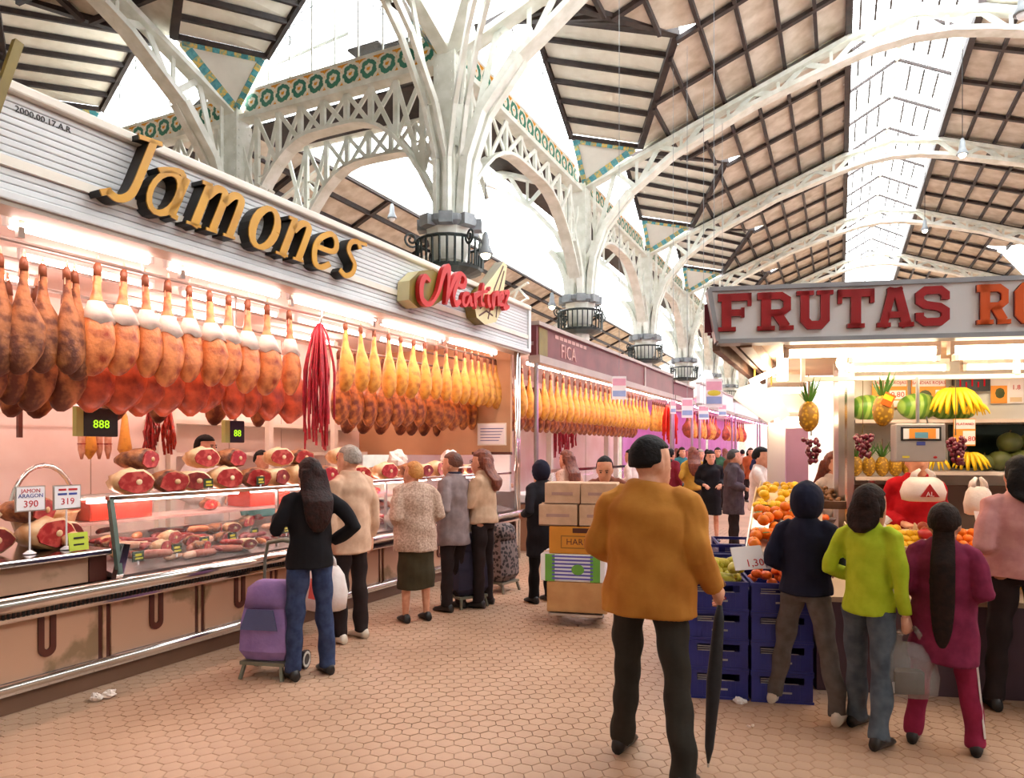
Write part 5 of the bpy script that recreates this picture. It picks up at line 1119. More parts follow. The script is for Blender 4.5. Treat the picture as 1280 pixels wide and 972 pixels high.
def fr_round(name, label, cat, mm, r, squash=.95, tip=0):
    t = thing(name, label, cat)
    MB().ell((0, 0, r*squash), (r*(1+tip), r, r*squash), 10, 7, fn=lambda q: 1+tip*.5*max(0, abs(q.x)-.75)).build('flesh', mm, t, smooth=True)
    MB().tube([(0, 0, r*squash*1.95), (0, 0, r*squash*2.05)], r*.12, 5).build('stem', m_stem, t); return t
def fr_pear(label):
    t = thing('pear', label, 'pear'); MB().tube([(-.055, 0, .034), (-.05, 0, .034), (-.02, 0, .036), (.02, 0, .034), (.05, 0, .032), (.062, 0, .032)], [.01, .026, .036, .03, .019, .006], 10).build('flesh', m_pear, t, smooth=True)
    MB().tube([(.06, 0, .032), (.085, .006, .036)], .003, 4).build('stem', m_stem, t); return t
PUT = {}
def put(key, make, p, rz=0, label=None, sc=1, group=None, rot=None):
    o = copy_tree(PUT[key]) if key in PUT else make(); PUT[key] = o if key not in PUT else PUT[key]
    o.location = p; o.rotation_euler = rot or (0, 0, rz); o.scale = (sc, sc, sc)
    if label: o['label'] = label
    if group: o['group'] = group
    return o
rf = random.Random(5)
# ---- blue crates
m_blue = mat('cobalt_crate_plastic', (42, 48, 128), .45, c2=(34, 38, 110), sc=5); m_bluein = mat('shadow_blue_crate_slot', (20, 22, 58), .6, sc=5); m_printw = mat('pale_crate_print', (170, 166, 170), .6, sc=9)
def crate(label):
    t = thing('crate', label, 'crate'); w, d, h = .375, .58, .19
    MB().bx(-w/2, w/2, 0, d, .0, .02).build('base', m_blue, t)
    def wall(b, x0, x1, y0, y1):
        b.bx(x0, x1, y0, y1, .02, .12); b.bx(x0, x1, y0, y1, .165, h)
        dx, dy = (x1-x0), (y1-y0)
        if dx > dy: b.bx(x0, x0+dx*.14, y0, y1, .12, .165); b.bx(x1-dx*.14, x1, y0, y1, .12, .165)
        else: b.bx(x0, x1, y0, y0+dy*.14, .12, .165); b.bx(x0, x1, y1-dy*.14, y1, .12, .165)
    for a in ((-w/2, w/2, 0, .018), (-w/2, w/2, d-.018, d), (-w/2, -w/2+.018, .018, d-.018), (w/2-.018, w/2, .018, d-.018)):
        b = MB(); wall(b, *a); b.build('side_wall', m_blue, t)
    MB().bx(-w/2-.006, w/2+.006, -.006, .012, h-.02, h).bx(-w/2-.006, w/2+.006, -.006, .0, .0, .016).build('rim', m_blue, t)
    b = MB()
    for k in range(9): b.bx(-.13+k*.03, -.13+k*.03+.006, -.003, 0, .022, .12)
    b.build('rib', m_blue, t)
    b = MB()
    for k, (a, e) in enumerate(((-.13, .0), (-.13, -.04), (-.13, .1))): b.bx(a, e, -.004, -.001, .15-.014*k, .155-.014*k)
    b.bx(-.04, .06, -.004, -.001, .06, .072); b.build('print', m_printw, t); return t
LV = ['lowest', 'second lowest', 'second highest', 'topmost']
def stack(x, y, nn, where, z0=0, rz=0):
    for k in range(nn):
        put('crate', lambda: crate(''), Q.w(x, y, z0+k*.192), QA+rz, '%s blue crate of the stack %s' % (LV[k] if nn == 4 else ['lower', 'upper'][k] if nn == 2 else 'single', where))
stack(0.0, -.26, 4, 'under the pears'); stack(.395, -.27, 4, 'under the mandarins, behind the child in navy')
stack(.1, .42, 4, 'just behind the pear stack'); stack(.26, 1.03, 4, 'third along the aisle side of the fruit stall'); stack(.42, 1.64, 4, 'farthest along the aisle side of the fruit stall')
t = QT('logo_badge', 'small red and white oval badge on the pear crates', 'badge', .02, -.266, .66); MB().ell((0, 0, 0), (.03, .004, .016), 12, 6).build('oval', m_redL, t); MB().box((0, -.004, 0), (.04, .003, .008)).build('stripe', m_pricew, t)
for i in range(34):
    x, y = rf.uniform(-.16, .16), rf.uniform(-.22, .2); z = .735+.045*(i > 15)+.02*(i > 26)
    put('pear', lambda: fr_pear(''), Q.w(x, y, z), rf.uniform(0, 6.28), 'green yellow pear heaped in the top crate of the nearest stack', rf.uniform(.9, 1.15), 'pears in the top crate')
for i in range(24):
    x, y = .395+rf.uniform(-.15, .15), rf.uniform(-.23, .1); put('mandarin', lambda: fr_round('mandarin', '', 'mandarin', m_mand, .036, .85), Q.w(x, y, .73+.05*(i > 12)), 0, 'deep orange mandarin in the top crate beside the pears', rf.uniform(.9, 1.1), 'mandarins in the top crate')
# ---- sloping trays along the aisle side
def side(f, w): return (.3+w*.42+f*.5, .12+f*2.0)         # f along the stall, w across
def tray(label, x, y, z, w, d, tilt, rz, mm):
    t = QT('tray', label, 'tray', x, y, z, rz); t.rotation_euler = (tilt, 0, QA+rz)
    MB().bx(-w/2, w/2, 0, d, 0, .015).build('base', mm, t); MB().bx(-w/2, w/2, -.012, 0, 0, .07).build('front_edge', mm, t); MB().bx(-w/2-.01, -w/2, 0, d, 0, .07).bx(w/2, w/2+.01, 0, d, 0, .07).build('side_edge', mm, t); return t
m_wick = mat('pale_tray_board', (222, 196, 158), .6, sc=8)
def tilted(x0, y0, z0, lx, ly, tilt, rz, up=.02):
    c, s = math.cos(rz), math.sin(rz); yy = ly*math.cos(tilt)-up*math.sin(tilt); return Q.w(x0+lx*c-yy*s, y0+lx*s+yy*c, z0+ly*math.sin(tilt)+up*math.cos(tilt))
tray('steel edged sloping tray heaped with oranges behind the mandarins', .5, .22, .8, .5, .75, R(24), R(-14), m_steel)
for i in range(66):
    lx, ly = rf.uniform(-.22, .22), rf.uniform(.03, .7); put('orange', lambda: fr_round('orange', '', 'orange', m_orange, .043), tilted(.5, .22, .8, lx, ly, R(24), R(-14), .02+.06*(i > 36)), 0, 'orange heaped on the sloping tray between the pears and the lemons', rf.uniform(.9, 1.12), 'oranges on the sloping tray')
for i in range(4): put('ol', lambda: (lambda t: (MB().quad((-.03, -.015, 0), (.03, -.015, .01), (.03, .015, .012), (-.03, .015, .004), .002).build('blade', m_leaf, t), t)[1])(thing('leaf', '', 'leaf')), tilted(.5, .22, .8, rf.uniform(-.2, .2), rf.uniform(.1, .6), R(24), R(-14), .17), rf.uniform(0, 6), 'green orange leaf lying on the oranges', 1, 'leaves on the oranges')
tray('sloping tray of lemons behind the oranges', .68, 1.05, 1.04, .5, .6, R(18), R(-14), m_wick)
for i in range(46):
    lx, ly = rf.uniform(-.22, .22), rf.uniform(.03, .56); put('lemon', lambda: fr_round('lemon', '', 'lemon', m_lemon, .034, .95, .28), tilted(.68, 1.05, 1.04, lx, ly, R(18), R(-14), .02+.055*(i > 26)), rf.uniform(0, 6.28), 'lemon heaped on the sloping tray behind the oranges', rf.uniform(.95, 1.2), 'lemons on the sloping tray')
tray('pale sloping tray of small yellow fruit behind the lemons', .84, 1.72, 1.12, .5, .55, R(14), R(-14), m_wick)
for i in range(26): put('lemon', None, tilted(.84, 1.72, 1.12, rf.uniform(-.22, .22), rf.uniform(.03, .5), R(14), R(-14), .02), rf.uniform(0, 6), 'yellow fruit on the farther sloping tray', .9, 'yellow fruit on the farther tray')
tray('dark wicker tray of brown nuts right of the lemons', 1.05, 1.45, 1.12, .42, .5, R(16), R(-14), m_rail)
m_nut = mat('brown_nut_shell', (150, 104, 66), .6, c2=(110, 70, 42), sc=20)
for i in range(40): put('nut', lambda: fr_round('nut', '', 'nut', m_nut, .02), tilted(1.05, 1.45, 1.12, rf.uniform(-.19, .19), rf.uniform(.03, .46), R(16), R(-14), .018), 0, 'brown nut on the dark wicker tray', rf.uniform(.9, 1.2), 'nuts on the wicker tray')
t = QT('basket', 'dark wire basket of mandarins with a tall handle beside the lemons', 'basket', .88, .95, 1.0)
MB().lathe([(.13, 0), (.17, .07), (.175, .08), (.16, .07), (.12, .01)], 14).build('bowl', m_dkcnt, t, smooth=True); MB().tube([(-.16, 0, .05), (-.16, 0, .2), (-.14, 0, .23), (.0, 0, .24)], .008, 6).build('handle', m_steel, t)
for i in range(8): put('mandarin', None, Q.w(.88+.09*math.cos(i*.8), .95+.09*math.sin(i*.8), 1.05), 0, 'mandarin in the dark wire basket, %s round the ring' % ORDN(i), 1, 'mandarins in the wire basket')
def price(label, px, py, d, w, h, lines, tilt=R(-14), stick=0, bg=None, rz=0):
    a = at(px, py, d); t = thing('price_sign', label, 'sign', a, YAW+rz); t.rotation_euler = (tilt, R(rf.uniform(-6, 6)), YAW+rz)
    MB().box((0, 0, 0), (w, .006, h)).build('card', bg or m_pricew, t)
    for tx, dx, dz, sz, mm in lines: text_mb(tx, sz, mm, 'lettering', t, (dx, -.0045, dz), (PI/2, 0, 0), .001)
    if stick: MB().tube([(0, .004, -h/2), (0, .004, -h/2-stick)], .004, 5).build('stick', m_pricew, t)
    return t
price('white price card with red figures 1,30 standing in the pears', 935, 697, 4.55, .2, .16, (('1,30', .035, -.04, .07, m_reddye),), R(-30))
price('white price card standing in the oranges by the child in navy', 985, 660, 5.0, .1, .11, (('1', 0, 0, .07, m_blackdye),), R(-10))
# ---- front display
tray('wooden tray of yellow lemons on the front counter behind the green child', 1.35, .52, .86, .5, .4, R(20), 0, m_wick)
for i in range(34): put('lemon', None, tilted(1.35, .52, .86, -.22+.055*(i % 9)+rf.uniform(-.01, .01), .04+.09*(i//9), R(20), 0, .02), rf.uniform(0, 6), 'lemon in the front wooden tray, %s from the left in the %s row' % (ORDN(i % 9), ORDN(i//9)), 1.05, 'lemons in the front tray')
tray('tray of mixed oranges on the front counter right of the magenta child', 1.98, .3, .8, .42, .6, R(20), 0, m_wick)
for i in range(30): put('orange', None, tilted(1.98, .3, .8, -.18+.072*(i % 6), .05+.1*(i//6), R(20), 0, .02), 0, 'orange in the right front tray, %s from the left in the %s row' % (ORDN(i % 6), ORDN(i//6)), .85, 'oranges in the right front tray')
m_leek = mat('pale_green_stalk', (222, 210, 120), .5, c2=(190, 176, 80), sc=10)
for i in range(3):
    t = QT('asparagus_bundle', ['left', 'middle', 'right'][i]+' bundle of pale stalks on the front counter between the two girls', 'vegetables', 1.24+.1*i, .12, .72); t.rotation_euler = (R(30), 0, QA+R(-8+8*i))
    for k in range(9): MB().tube([(-.03+.0075*k, rf.uniform(0, .03), rf.uniform(0, .03)), (-.045+.011*k, .26, rf.uniform(0, .04))], [.009, .012], 5).build('stalk', m_leek, t)
    MB().bx(-.045, .045, .1, .12, -.012, .045).build('band', m_redL, t)
for i, (x, y, z, mm, lab) in enumerate(((1.5, .3, .9, m_pricew, 'white plastic tray parcel on the front counter'), (1.55, .22, .82, m_lemon, 'yellow mesh bag of fruit on the front counter'), (1.6, .5, .96, m_redL, 'red mesh bag of fruit on the front counter'), (1.2, .6, 1.0, m_pricew, 'crumpled white bag with red print on the front counter'))):
    t = QT('produce_bag', lab, 'bag', x, y, z); MB().ell((0, 0, .05), (.11, .09, .055), 12, 8, fn=lambda q: 1+.2*noise.noise(q*3+Vector((i*3, 0, 0)))).build('bag', mm, t, smooth=True); MB().tube([(.08, 0, .07), (.13, 0, .12)], [.02, .03], 6).build('knot', mm, t)
for i in range(7): put('apple', lambda: fr_round('apple', '', 'apple', mat('red_apple_skin', (150, 50, 40), .35, c2=(180, 96, 50), sc=8), .038), Q.w(1.58+.05*(i % 3), .55+.05*(i//3), .99+.03*(i > 5)), 0, 'red apple on the front counter, %s of the heap' % ORDN(i), 1, 'red apples on the front counter')
for i in range(22): put('lemon', None, Q.w(2.02+rf.uniform(-.16, .2), .06+rf.uniform(0, .2), .7+rf.uniform(0, .08)), rf.uniform(0, 6), 'yellow fruit low on the front counter by the pink shirt', 1.1, 'yellow fruit by the pink shirt')
price('tan price card leaning on the front counter', 1170, 655, 4.75, .1, .09, (), R(-30), bg=m_wick, rz=R(0)).rotation_euler[1] = R(35)
price('white price card with red figures by the pink shirted shopper', 1232, 648, 4.75, .14, .1, (('20', .03, -.01, .05, m_reddye),), R(-20))
# ---- hanging fruit, shelf fruit
def pineapple(label):
    t = thing('pineapple', label, 'pineapple'); MB().ell((0, 0, .12), (.078, .078, .125), 18, 14, fn=lambda q: 1+.035*math.sin(9*math.atan2(q.y, q.x)+12*q.z)*math.sin(18*q.z)).build('rind', m_pine, t, smooth=True)
    for k in range(14):
        a = k*2.4; l = .1+.05*(k % 3); b = MB(); r0 = .02; dr = Vector((math.cos(a), math.sin(a), 0)); o = dr*r0+Z*.235
        side_ = Vector((-dr.y, dr.x, 0))*.012; p1 = o+dr*(.03+.015*(k % 4))+Z*l*.6; p2 = o+dr*(.05+.03*(k % 4))+Z*l
        b.add([o-side_, o+side_, p1+side_*.8, p1-side_*.8, p2, o-side_+dr*.004, o+side_+dr*.004, p1+side_*.8+dr*.004, p1-side_*.8+dr*.004], [(0, 1, 2, 3), (3, 2, 4), (5, 8, 7, 6), (8, 4, 7), (0, 5, 6, 1), (1, 6, 7, 2), (0, 3, 8, 5), (2, 7, 4), (3, 4, 8)]).build('leaf', m_leaf, t)
    return t
p = put('pine', lambda: pineapple(''), Q.w(.86, 1.0, 1.78), QA, 'pineapple hanging alone by the left of the steel post', 1.0); MB().tube([(0, 0, .24), (0, 0, .46)], .006, 5).build('string', m_rail, p)
p2_ = put('pine2', lambda: pineapple(''), Q.w(1.42, 1.0, 1.82), QA, 'pineapple with an orange tag hanging in front of the watermelons', 1.0); t = p2_
MB().box((.01, -.085, .2), (.08, .006, .1), ry=R(25)).build('tag', m_orgL, t); MB().box((.01, -.089, .215), (.07, .003, .04), ry=R(25)).build('tag_band', m_lemon, t); MB().tube([(0, 0, .24), (0, 0, .37)], .004, 4).build('string', m_rail, t)
for i, x in enumerate((1.42, 1.53, 1.64, 1.75, 1.86)): put('pine', None, Q.w(x, 1.68, 1.395), QA+i, 'small pineapple on the lower left shelf, %s from the steel post' % ORDN(i), .72, 'pineapples on the lower shelf')
grape = MB().ell((0, 0, 0), (.0175, .0175, .02), 8, 6).mesh('grape', m_grape, True)
def grapes(label, x, y, z, L=.2, n=46):
    t = QT('grape_bunch', label, 'grapes', x, y, z)
    for i in range(n):
        f = rf.random(); w = .065*(1-f*.65)*math.sqrt(rf.random())+.01; a = rf.uniform(0, 6.28); link('grape', grape, t, (w*math.cos(a)+.02*f, w*.8*math.sin(a), -f*L))
    MB().tube([(0, 0, .02), (0, 0, .1), (0, 0, 2.2-z)], [.006, .003, .003], 5).build('stem', m_stem, t)
grapes('red grape bunch hanging below the lone pineapple', .88, 1.0, 1.72); grapes('red grape bunch hanging left of the scale', 1.27, 1.0, 1.74, .18, 60); grapes('red grape bunch hanging right of the scale', 1.95, 1.0, 1.72, .2, 60)
def bananas(label, x, y, z, n=14, s=1.0, mm=None):
    t = QT('banana_bunch', label, 'bananas', x, y, z)
    for i in range(n):
        f = (i/(n-1)-.5)*2; a = f*1.35; row = i % 2; d = Vector((math.sin(a), -.35-.25*row, 0)); pts = [Vector((0, 0, .02))]
        for k in range(1, 6):
            q = k/5; pts.append(Vector((0, 0, .02))+d*(.17*q*s)+Z*((.05*math.sin(q*PI*.9)-.17*q*q)*s*(.7+.3*math.cos(a))))
        MB().tube(pts, [.007*s, .014*s, .018*s, .019*s, .016*s, .006*s], 7).build('banana', m_ban, t, smooth=True)
    MB().tube([(0, .02, .06*s), (0, 0, .01)], [.018*s, .025*s], 7).build('stalk', m_stem, t); return t
bananas('large hand of bananas draped over the top shelf edge', 2.18, 1.6, 2.1, 17, 1.25); bananas('small bunch of bananas at the top shelf right of the large hand', 2.34, 1.56, 1.99, 9, .6); bananas('bunch of bananas on the lower right shelf under the price poster', 2.3, 1.6, 1.56, 14, .85); bananas('little bunch of bananas on the lower shelf right of the scale', 2.05, 1.6, 1.52, 7, .6)
def wm(label, x, z, s=1): put('wm', lambda: (lambda t: (MB().ell((0, 0, .115), (.165, .12, .115), 18, 12).build('rind', m_wmel, t, smooth=True), MB().tube([(.16, 0, .115), (.18, 0, .12)], .006, 5).build('stem', m_stem, t), t)[2])(thing('watermelon', '', 'watermelon')), Q.w(x, 1.72, z), QA+rf.uniform(-.3, .3), label, s)
wm('striped watermelon at the left end of the top shelf', 1.53, 1.89); wm('striped watermelon in the middle of the top shelf behind the scale rod', 1.95, 1.89, 1.05); wm('striped watermelon right of the scale rod on the top shelf', 2.18, 1.89, .85); wm('small striped melon beneath the large hand of bananas', 2.3, 1.89, .7)
for i, (x, z, s) in enumerate(((2.62, 1.44, 1), (2.78, 1.44, 1.05), (2.94, 1.44, .95), (2.5, 1.44, .8), (2.7, 1.6, 1), (2.86, 1.6, .95))):
    put('melon', lambda: (lambda t: (MB().ell((0, 0, .09), (.1, .1, .09), 14, 10).build('rind', m_mel, t, smooth=True), MB().tube([(0, 0, .18), (0, .01, .2)], .006, 5).build('stem', m_stem, t), t)[2])(thing('melon', '', 'melon')), Q.w(x, 1.75, z), i, 'dark green melon on the lower right shelf, %s of the %s layer' % (ORDN(i % 4), 'lower' if i < 4 else 'upper'), s, 'green melons on the lower right shelf')
def poster(label, px0, py0, px1, py1, y, bg, items):
    x0, z0 = Q.on_y(px0, py1, y); x1, z1 = Q.on_y(px1, py0, y); t = QT('poster', label, 'poster', (x0+x1)/2, y, (z0+z1)/2); w, h = x1-x0, z1-z0
    MB().box((0, 0, 0), (w, .008, h)).build('sheet', bg, t)
    for it in items:
        kind, dx, dz, a = it[:4]; b = it[4]; mm = it[-1]
        if kind == 'box': MB().box((dx*w, -.006, dz*h), (a*w, .005, b*h)).build('field', mm, t)
        elif kind == 'oval': MB().ell((dx*w, -.006, dz*h), (a*w, .004, b*h), 14, 6).build('fruit_picture', mm, t)
        else: text_mb(kind, a, mm, 'lettering', t, (dx*w, -.0105, dz*h), (PI/2, 0, 0), .001)
m_pal = mat('orange_poster_paper', (246, 160, 60), .6, sc=4)
poster('orange poster with red words behind the tagged pineapple', 1090, 473, 1134, 510, 2.05, m_pal, (('box', 0, .36, .95, .24, m_pricew), ('box', .22, -.05, .45, .3, m_pricew), ('box', .22, -.36, .45, .22, m_pricew), ('SANDIAS ROJAS', 0, .36, .04, m_reddye), ('0,80', .22, -.05, .07, m_reddye)))
poster('orange poster with a cut watermelon picture left of the bananas', 1139, 473, 1182, 510, 2.05, m_pal, (('box', 0, .36, .95, .24, m_pricew), ('oval', -.1, -.1, .2, .22, m_mel), ('oval', -.06, -.22, .17, .12, m_redL), ('box', .33, -.05, .26, .34, m_pricew), ('SANDIAS ROJAS', 0, .36, .04, m_reddye)))
poster('white poster with a dark melon picture at the right of the back wall', 1238, 472, 1279, 504, 2.05, m_pricew, (('box', -.25, -.15, .5, .7, m_pal), ('oval', -.22, -.1, .2, .28, m_mel), ('box', .27, .1, .4, .5, m_pricew), ('1.8', .27, .12, .06, m_reddye), ('box', .27, -.36, .36, .18, m_wick)))
poster('price poster reading 1,80 above the lower bananas', 1192, 523, 1219, 557, 1.5, m_pal, (('box', 0, .3, .95, .35, m_pricew), ('box', .2, -.2, .55, .5, m_pricew), ('1,80', .18, -.25, .06, m_reddye), ('PLATANO', 0, .3, .03, m_reddye)))
t = QT('led_display', 'black sign with dim red digits on the back wall over the bananas', 'display', 2.5, 2.0, 2.23); MB().box((0, 0, 0), (.3, .05, .14)).build('casing', m_black, t); b = MB(); [b.box((-.1+.05*k, -.027, .01*(-1)**k), (.012, .003, .07-.02*(k % 2))) for k in range(5)]; b.build('red_digit_bar', emis('red_digit', (190, 20, 30), .8), t)
# scale
t = QT('hanging_scale', 'grey digital hanging scale with yellow and blue display on a rod', 'scale', 1.6, .8, 1.68)
MB().bx(-.175, .175, -.06, .06, -.145, .145).build('casing', mat('scale_grey', (176, 170, 168), .35, .4, sc=4), t, bevel=.01)
MB().bx(-.14, .14, -.066, -.058, .015, .12).build('window_frame', m_black, t); MB().bx(-.125, .125, -.069, -.064, .028, .108).build('window_panel', m_signw, t); MB().bx(-.085, .1, -.072, -.067, .03, .106).build('yellow_panel', m_pal, t); MB().bx(-.045, .045, -.075, -.07, .034, .078).build('blue_screen', mat('blue_screen', (110, 170, 196), .3, sc=4), t); MB().bx(-.03, .03, -.064, -.06, -.02, .008).build('plate', m_bluedye, t)
MB().bx(-.13, -.08, -.063, -.06, -.115, -.1).build('yellow_mark', m_yeldye, t); MB().ell((.1, -.062, -.11), (.015, .004, .01), 8, 5).build('red_mark', m_redL, t)
MB().tube([(0, 0, .145), (0, 0, .5)], .014, 8).build('rod', m_steel, t); MB().tube([(.07, 0, .145), (.07, .02, .2)], .006, 5).build('knob', m_black, t)
def bag(label, loc, rz, w, h, logo=None, mm=None, handle=True, name='carrier_bag'):
    t = thing(name, label, 'bag', loc, rz); mm = mm or m_bagw
    MB().loft([[Vector((w*sx*math.cos(2*PI*j/16)*(1+.05*math.sin(3*j)), w*sy*math.sin(2*PI*j/16)*(1+.06*math.cos(4*j)), z*h)) for j in range(16)] for z, sx, sy in ((0, .36, .2), (.04, .48, .3), (.3, .52, .34), (.6, .44, .26), (.72, .34, .16), (.76, .3, .1))]).build('sack', mm, t, smooth=True)
    if handle:
        for s in (-1, 1): MB().tube([(s*w*.22, 0, .72*h), (s*w*.2, 0, .86*h), (s*w*.07, 0, h)], [(.016, .03), (.012, .024), (.008, .012)], 8).build('handle', mm, t, smooth=True)
    if logo:
        MB().prism([(-.2*w, .16*h), (.24*w, .16*h), (.02*w, .56*h)], lambda u, v: Vector((u, -w*.33, v)), lambda u, v: Vector((u, -w*.365, v))).build('red_triangle', m_redL, t)
        text_mb(logo, .16*w, m_pricew, 'lettering', t, (.02*w, -w*.37, .24*h), (PI/2, 0, 0), .001)
    return t
m_bagw = mat('white_bag_film', (242, 232, 228), .35, c2=(230, 214, 208), sc=10, bump=.4, bsc=14, alpha=.93)
bag('white carrier bag with a red triangle and letters hanging below the scale', Q.w(1.6, .7, 1.24), QA, .3, .24, 'AL'); bag('folded white carrier bag hanging on the right under the lower shelf', Q.w(2.0, .75, 1.14), QA, .19, .28)
# staff
p = Q.w(1.72, 1.15); person('fruit seller in bright red behind the hanging scale', p, QA+PI, 1.66, cloth('bright_red_pullover', (196, 24, 36), (170, 16, 30)), c_dk, m_shoeb, m_hairk, 'short', ('bent', 'bent'), .05, coat=.85, vox=.013)
a = at(1042, 575, 6.9); person('red haired fruit seller behind the hanging grapes by the panel painted as pinkish light', a, QA+PI+R(30), 1.6, c_wht, c_dk, m_shoeb, m_hairr, 'curly', ('reach', 'bent'), .05, vox=.016)
a = at(950, 575, 8.9); person('fruit seller in a white smock leaning out with an arm stretched over the yellow fruit', a, R(-100), 1.66, c_wht, c_dk, m_shoeb, m_hairk, 'short', ('reach', 'reach'), .05, vox=.016)
# ================================================================ CUSTOMERS' THINGS
m_lilac = mat('lilac_trolley_cloth', (150, 120, 176), .8, c2=(132, 104, 160), sc=8, bump=.2); m_slate = mat('slate_blue_trolley_cloth', (82, 84, 122), .8, sc=8); m_fr = mat('grey_green_trolley_frame', (128, 128, 112), .4, .4, sc=6); m_tyre = mat('pale_trolley_wheel', (206, 200, 190), .5, sc=6)
def trolley(label, loc, rz, bagm, panel=None, hh=.62, frame=None):
    t = thing('shopping_trolley', label, 'trolley', (loc[0], loc[1], 0), rz); fm = frame or m_fr
    MB().loft([[Vector((sx*.17*a, .02+sy*.12*b_, z)) for a, b_ in ((-1, -1), (-.4, -1.15), (.4, -1.15), (1, -1), (1.06, 0), (1, 1), (-1, 1), (-1.06, 0))] for z, sx, sy in ((.13, .85, .8), (.2, 1.05, 1.1), (.4, 1.0, 1.05), (hh-.06, .85, .8), (hh, .72, .5))]).build('bag', bagm, t)
    MB().loft([[Vector((sx*.17*a, .02+sy*.13*b_, z)) for a, b_ in ((-1, -1), (-.4, -1.15), (.4, -1.15), (1, -1), (1.06, 0), (1, 1), (-1, 1), (-1.06, 0))] for z, sx, sy in ((hh-.12, .9, .86), (hh+.02, .8, .7), (hh+.06, .55, .4))]).build('flap', bagm, t, smooth=True)
    if panel: MB().quad((-.14, -.155, .36), (.14, -.155, .36), (.1, -.135, .5), (-.1, -.135, .5), .01).build('pocket', panel, t)
    for s in (-1, 1): MB().tube([(s*.15, .16, .1), (s*.14, .17, .8), (s*.12, .18, .93)], .012, 6).build('upright', fm, t)
    MB().tube([(-.12, .18, .93), (0, .185, .95), (.12, .18, .93)], .016, 8).build('handle', fm, t, smooth=True)
    MB().bx(-.17, .17, -.12, .16, .1, .125).build('base_frame', fm, t)
    for s in (-1, 1):
        MB().bar((s*.14, -.1, .11), (s*.16, -.13, .0), .025, .02).build('leg', fm, t)
        w = MB(); w.tube([(s*.19-.012, .16, .075), (s*.19+.012, .16, .075)], .07, 16); o = w.build('wheel', m_black, t)
        MB().tube([(s*.19+.05*0, .16+.05*math.cos(a), .075+.05*math.sin(a)) for a in [2*PI*i/14 for i in range(14)]], .017, 6, closed=True).build('wheel_rim', m_tyre, o)
    return t
trolley('lilac shopping trolley with slate pocket beside the woman in black', gp(338, 843), R(15), m_lilac, m_slate, .62)
trolley('navy shopping trolley behind the grey coated woman', gp(585, 757), R(60), mat('navy_trolley_cloth', (40, 36, 58), .8, sc=8), None, .7)
trolley('black checked shopping trolley beside the folded-arm woman', gp(628, 738), R(80), mat('checked_trolley_cloth', (40, 34, 36), .8, c2=(120, 104, 100), sc=26, kind='voronoi', pos=(.45, .5)), None, .72)
h0 = gB[0]; bag('white carrier bag with red print in the grey haired man\'s hand', (h0.x+.0, h0.y-.02, h0.z-.44), R(20), .36, .48)
o_ = bpy.context.scene.objects
for t in [x for x in COL.objects if x.get('label', '').startswith('white carrier bag with red print')]: MB().quad((-.1, -.118, .12), (.02, -.126, .1), (.03, -.12, .26), (-.08, -.112, .28), .004).build('red_print', mat('faded_red_print', (226, 96, 84), .5, sc=10), t)
h0 = gM[1]; bag('clear plastic bag with dark shopping in the green child\'s hand', (h0.x+.01, h0.y, h0.z-.36), R(10), .28, .38, mm=mat('clear_bag_film', (190, 188, 184), .2, sc=10, bump=.5, bsc=12, alpha=.35))
t = thing('shopping', 'dark packet with a white corner inside the clear bag', 'packet', (h0.x+.01, h0.y, h0.z-.34), R(20)); MB().bx(-.09, .06, -.04, .04, 0, .12).build('packet', mat('dark_packet', (52, 42, 42), .5, sc=6), t); MB().bx(-.12, -.09, -.03, .03, .0, .06).build('white_corner', m_pricew, t)
# umbrella
h0 = gG[1]; t = thing('umbrella', 'furled black umbrella held by the man in the ochre jacket', 'umbrella', (h0.x, h0.y, 0), R(-10))
L_ = h0.z; MB().tube([(-.06, 0, .02), (-.055, 0, .1), (-.03, 0, .45), (-.005, 0, L_-.12), (0, 0, L_-.04)], [.006, .022, .038, .026, .012], 10).build('canopy', mat('black_umbrella_cloth', (34, 34, 38), .7, c2=(24, 24, 28), sc=20), t, smooth=True)
MB().tube([(-.06, 0, .0), (-.06, 0, .06)], .006, 6).build('tip', m_steel, t); MB().tube([(0, 0, L_-.06), (0, 0, L_+.05), (0, .03, L_+.08), (0, .06, L_+.05)], .012, 7).build('handle', m_rail, t)
# hand truck with cartons
m_carton = mat('tan_cardboard', (206, 158, 104), .8, c2=(190, 140, 90), sc=6, bump=.05); m_wrap = mat('cream_paper_wrap', (222, 188, 158), .7, c2=(206, 170, 140), sc=8, bump=.2); m_ocar = mat('orange_carton', (218, 146, 48), .7, sc=5); m_grn = mat('green_carton_end', (110, 176, 70), .6, sc=5)
hp = gp(718, 783); HR_ = R(12)
t = thing('hand_truck', 'steel hand truck loaded with a tower of cartons in the aisle', 'hand truck', (hp.x, hp.y, 0), HR_)
MB().bx(-.24, .26, -.02, .4, .1, .12).build('toe_plate', m_steel, t)
for s in (-.2, .2): MB().tube([(s, .44, .1), (s, .5, 1.15)], .016, 6).build('upright', m_steel, t); MB().tube([(s-.025, .42, .1), (s+.025, .42, .1)], .1, 14).build('wheel', m_black, t)
MB().tube([(-.2, .5, 1.15), (0, .56, 1.2), (.2, .5, 1.15)], .016, 6).build('handle', m_steel, t)
def HT(x, y, z): return (hp.x+x*math.cos(HR_)-y*math.sin(HR_), hp.y+x*math.sin(HR_)+y*math.cos(HR_), z)
def carton(label, x, y, z, w, d, h, mm, fn=None, name='carton'):
    t = thing(name, label, 'carton', HT(x, y, z), HR_); MB().bx(-w/2, w/2, -d/2, d/2, 0, h).build('box', mm, t, bevel=.008); MB().bx(-w/2, w/2, -.02, .02, h, h+.003).build('tape', m_wrap, t)
    if fn: fn(t, w, d, h)
    return t
carton('tan carton at the foot of the stack on the hand truck', .02, .2, .125, .56, .38, .28, m_carton)
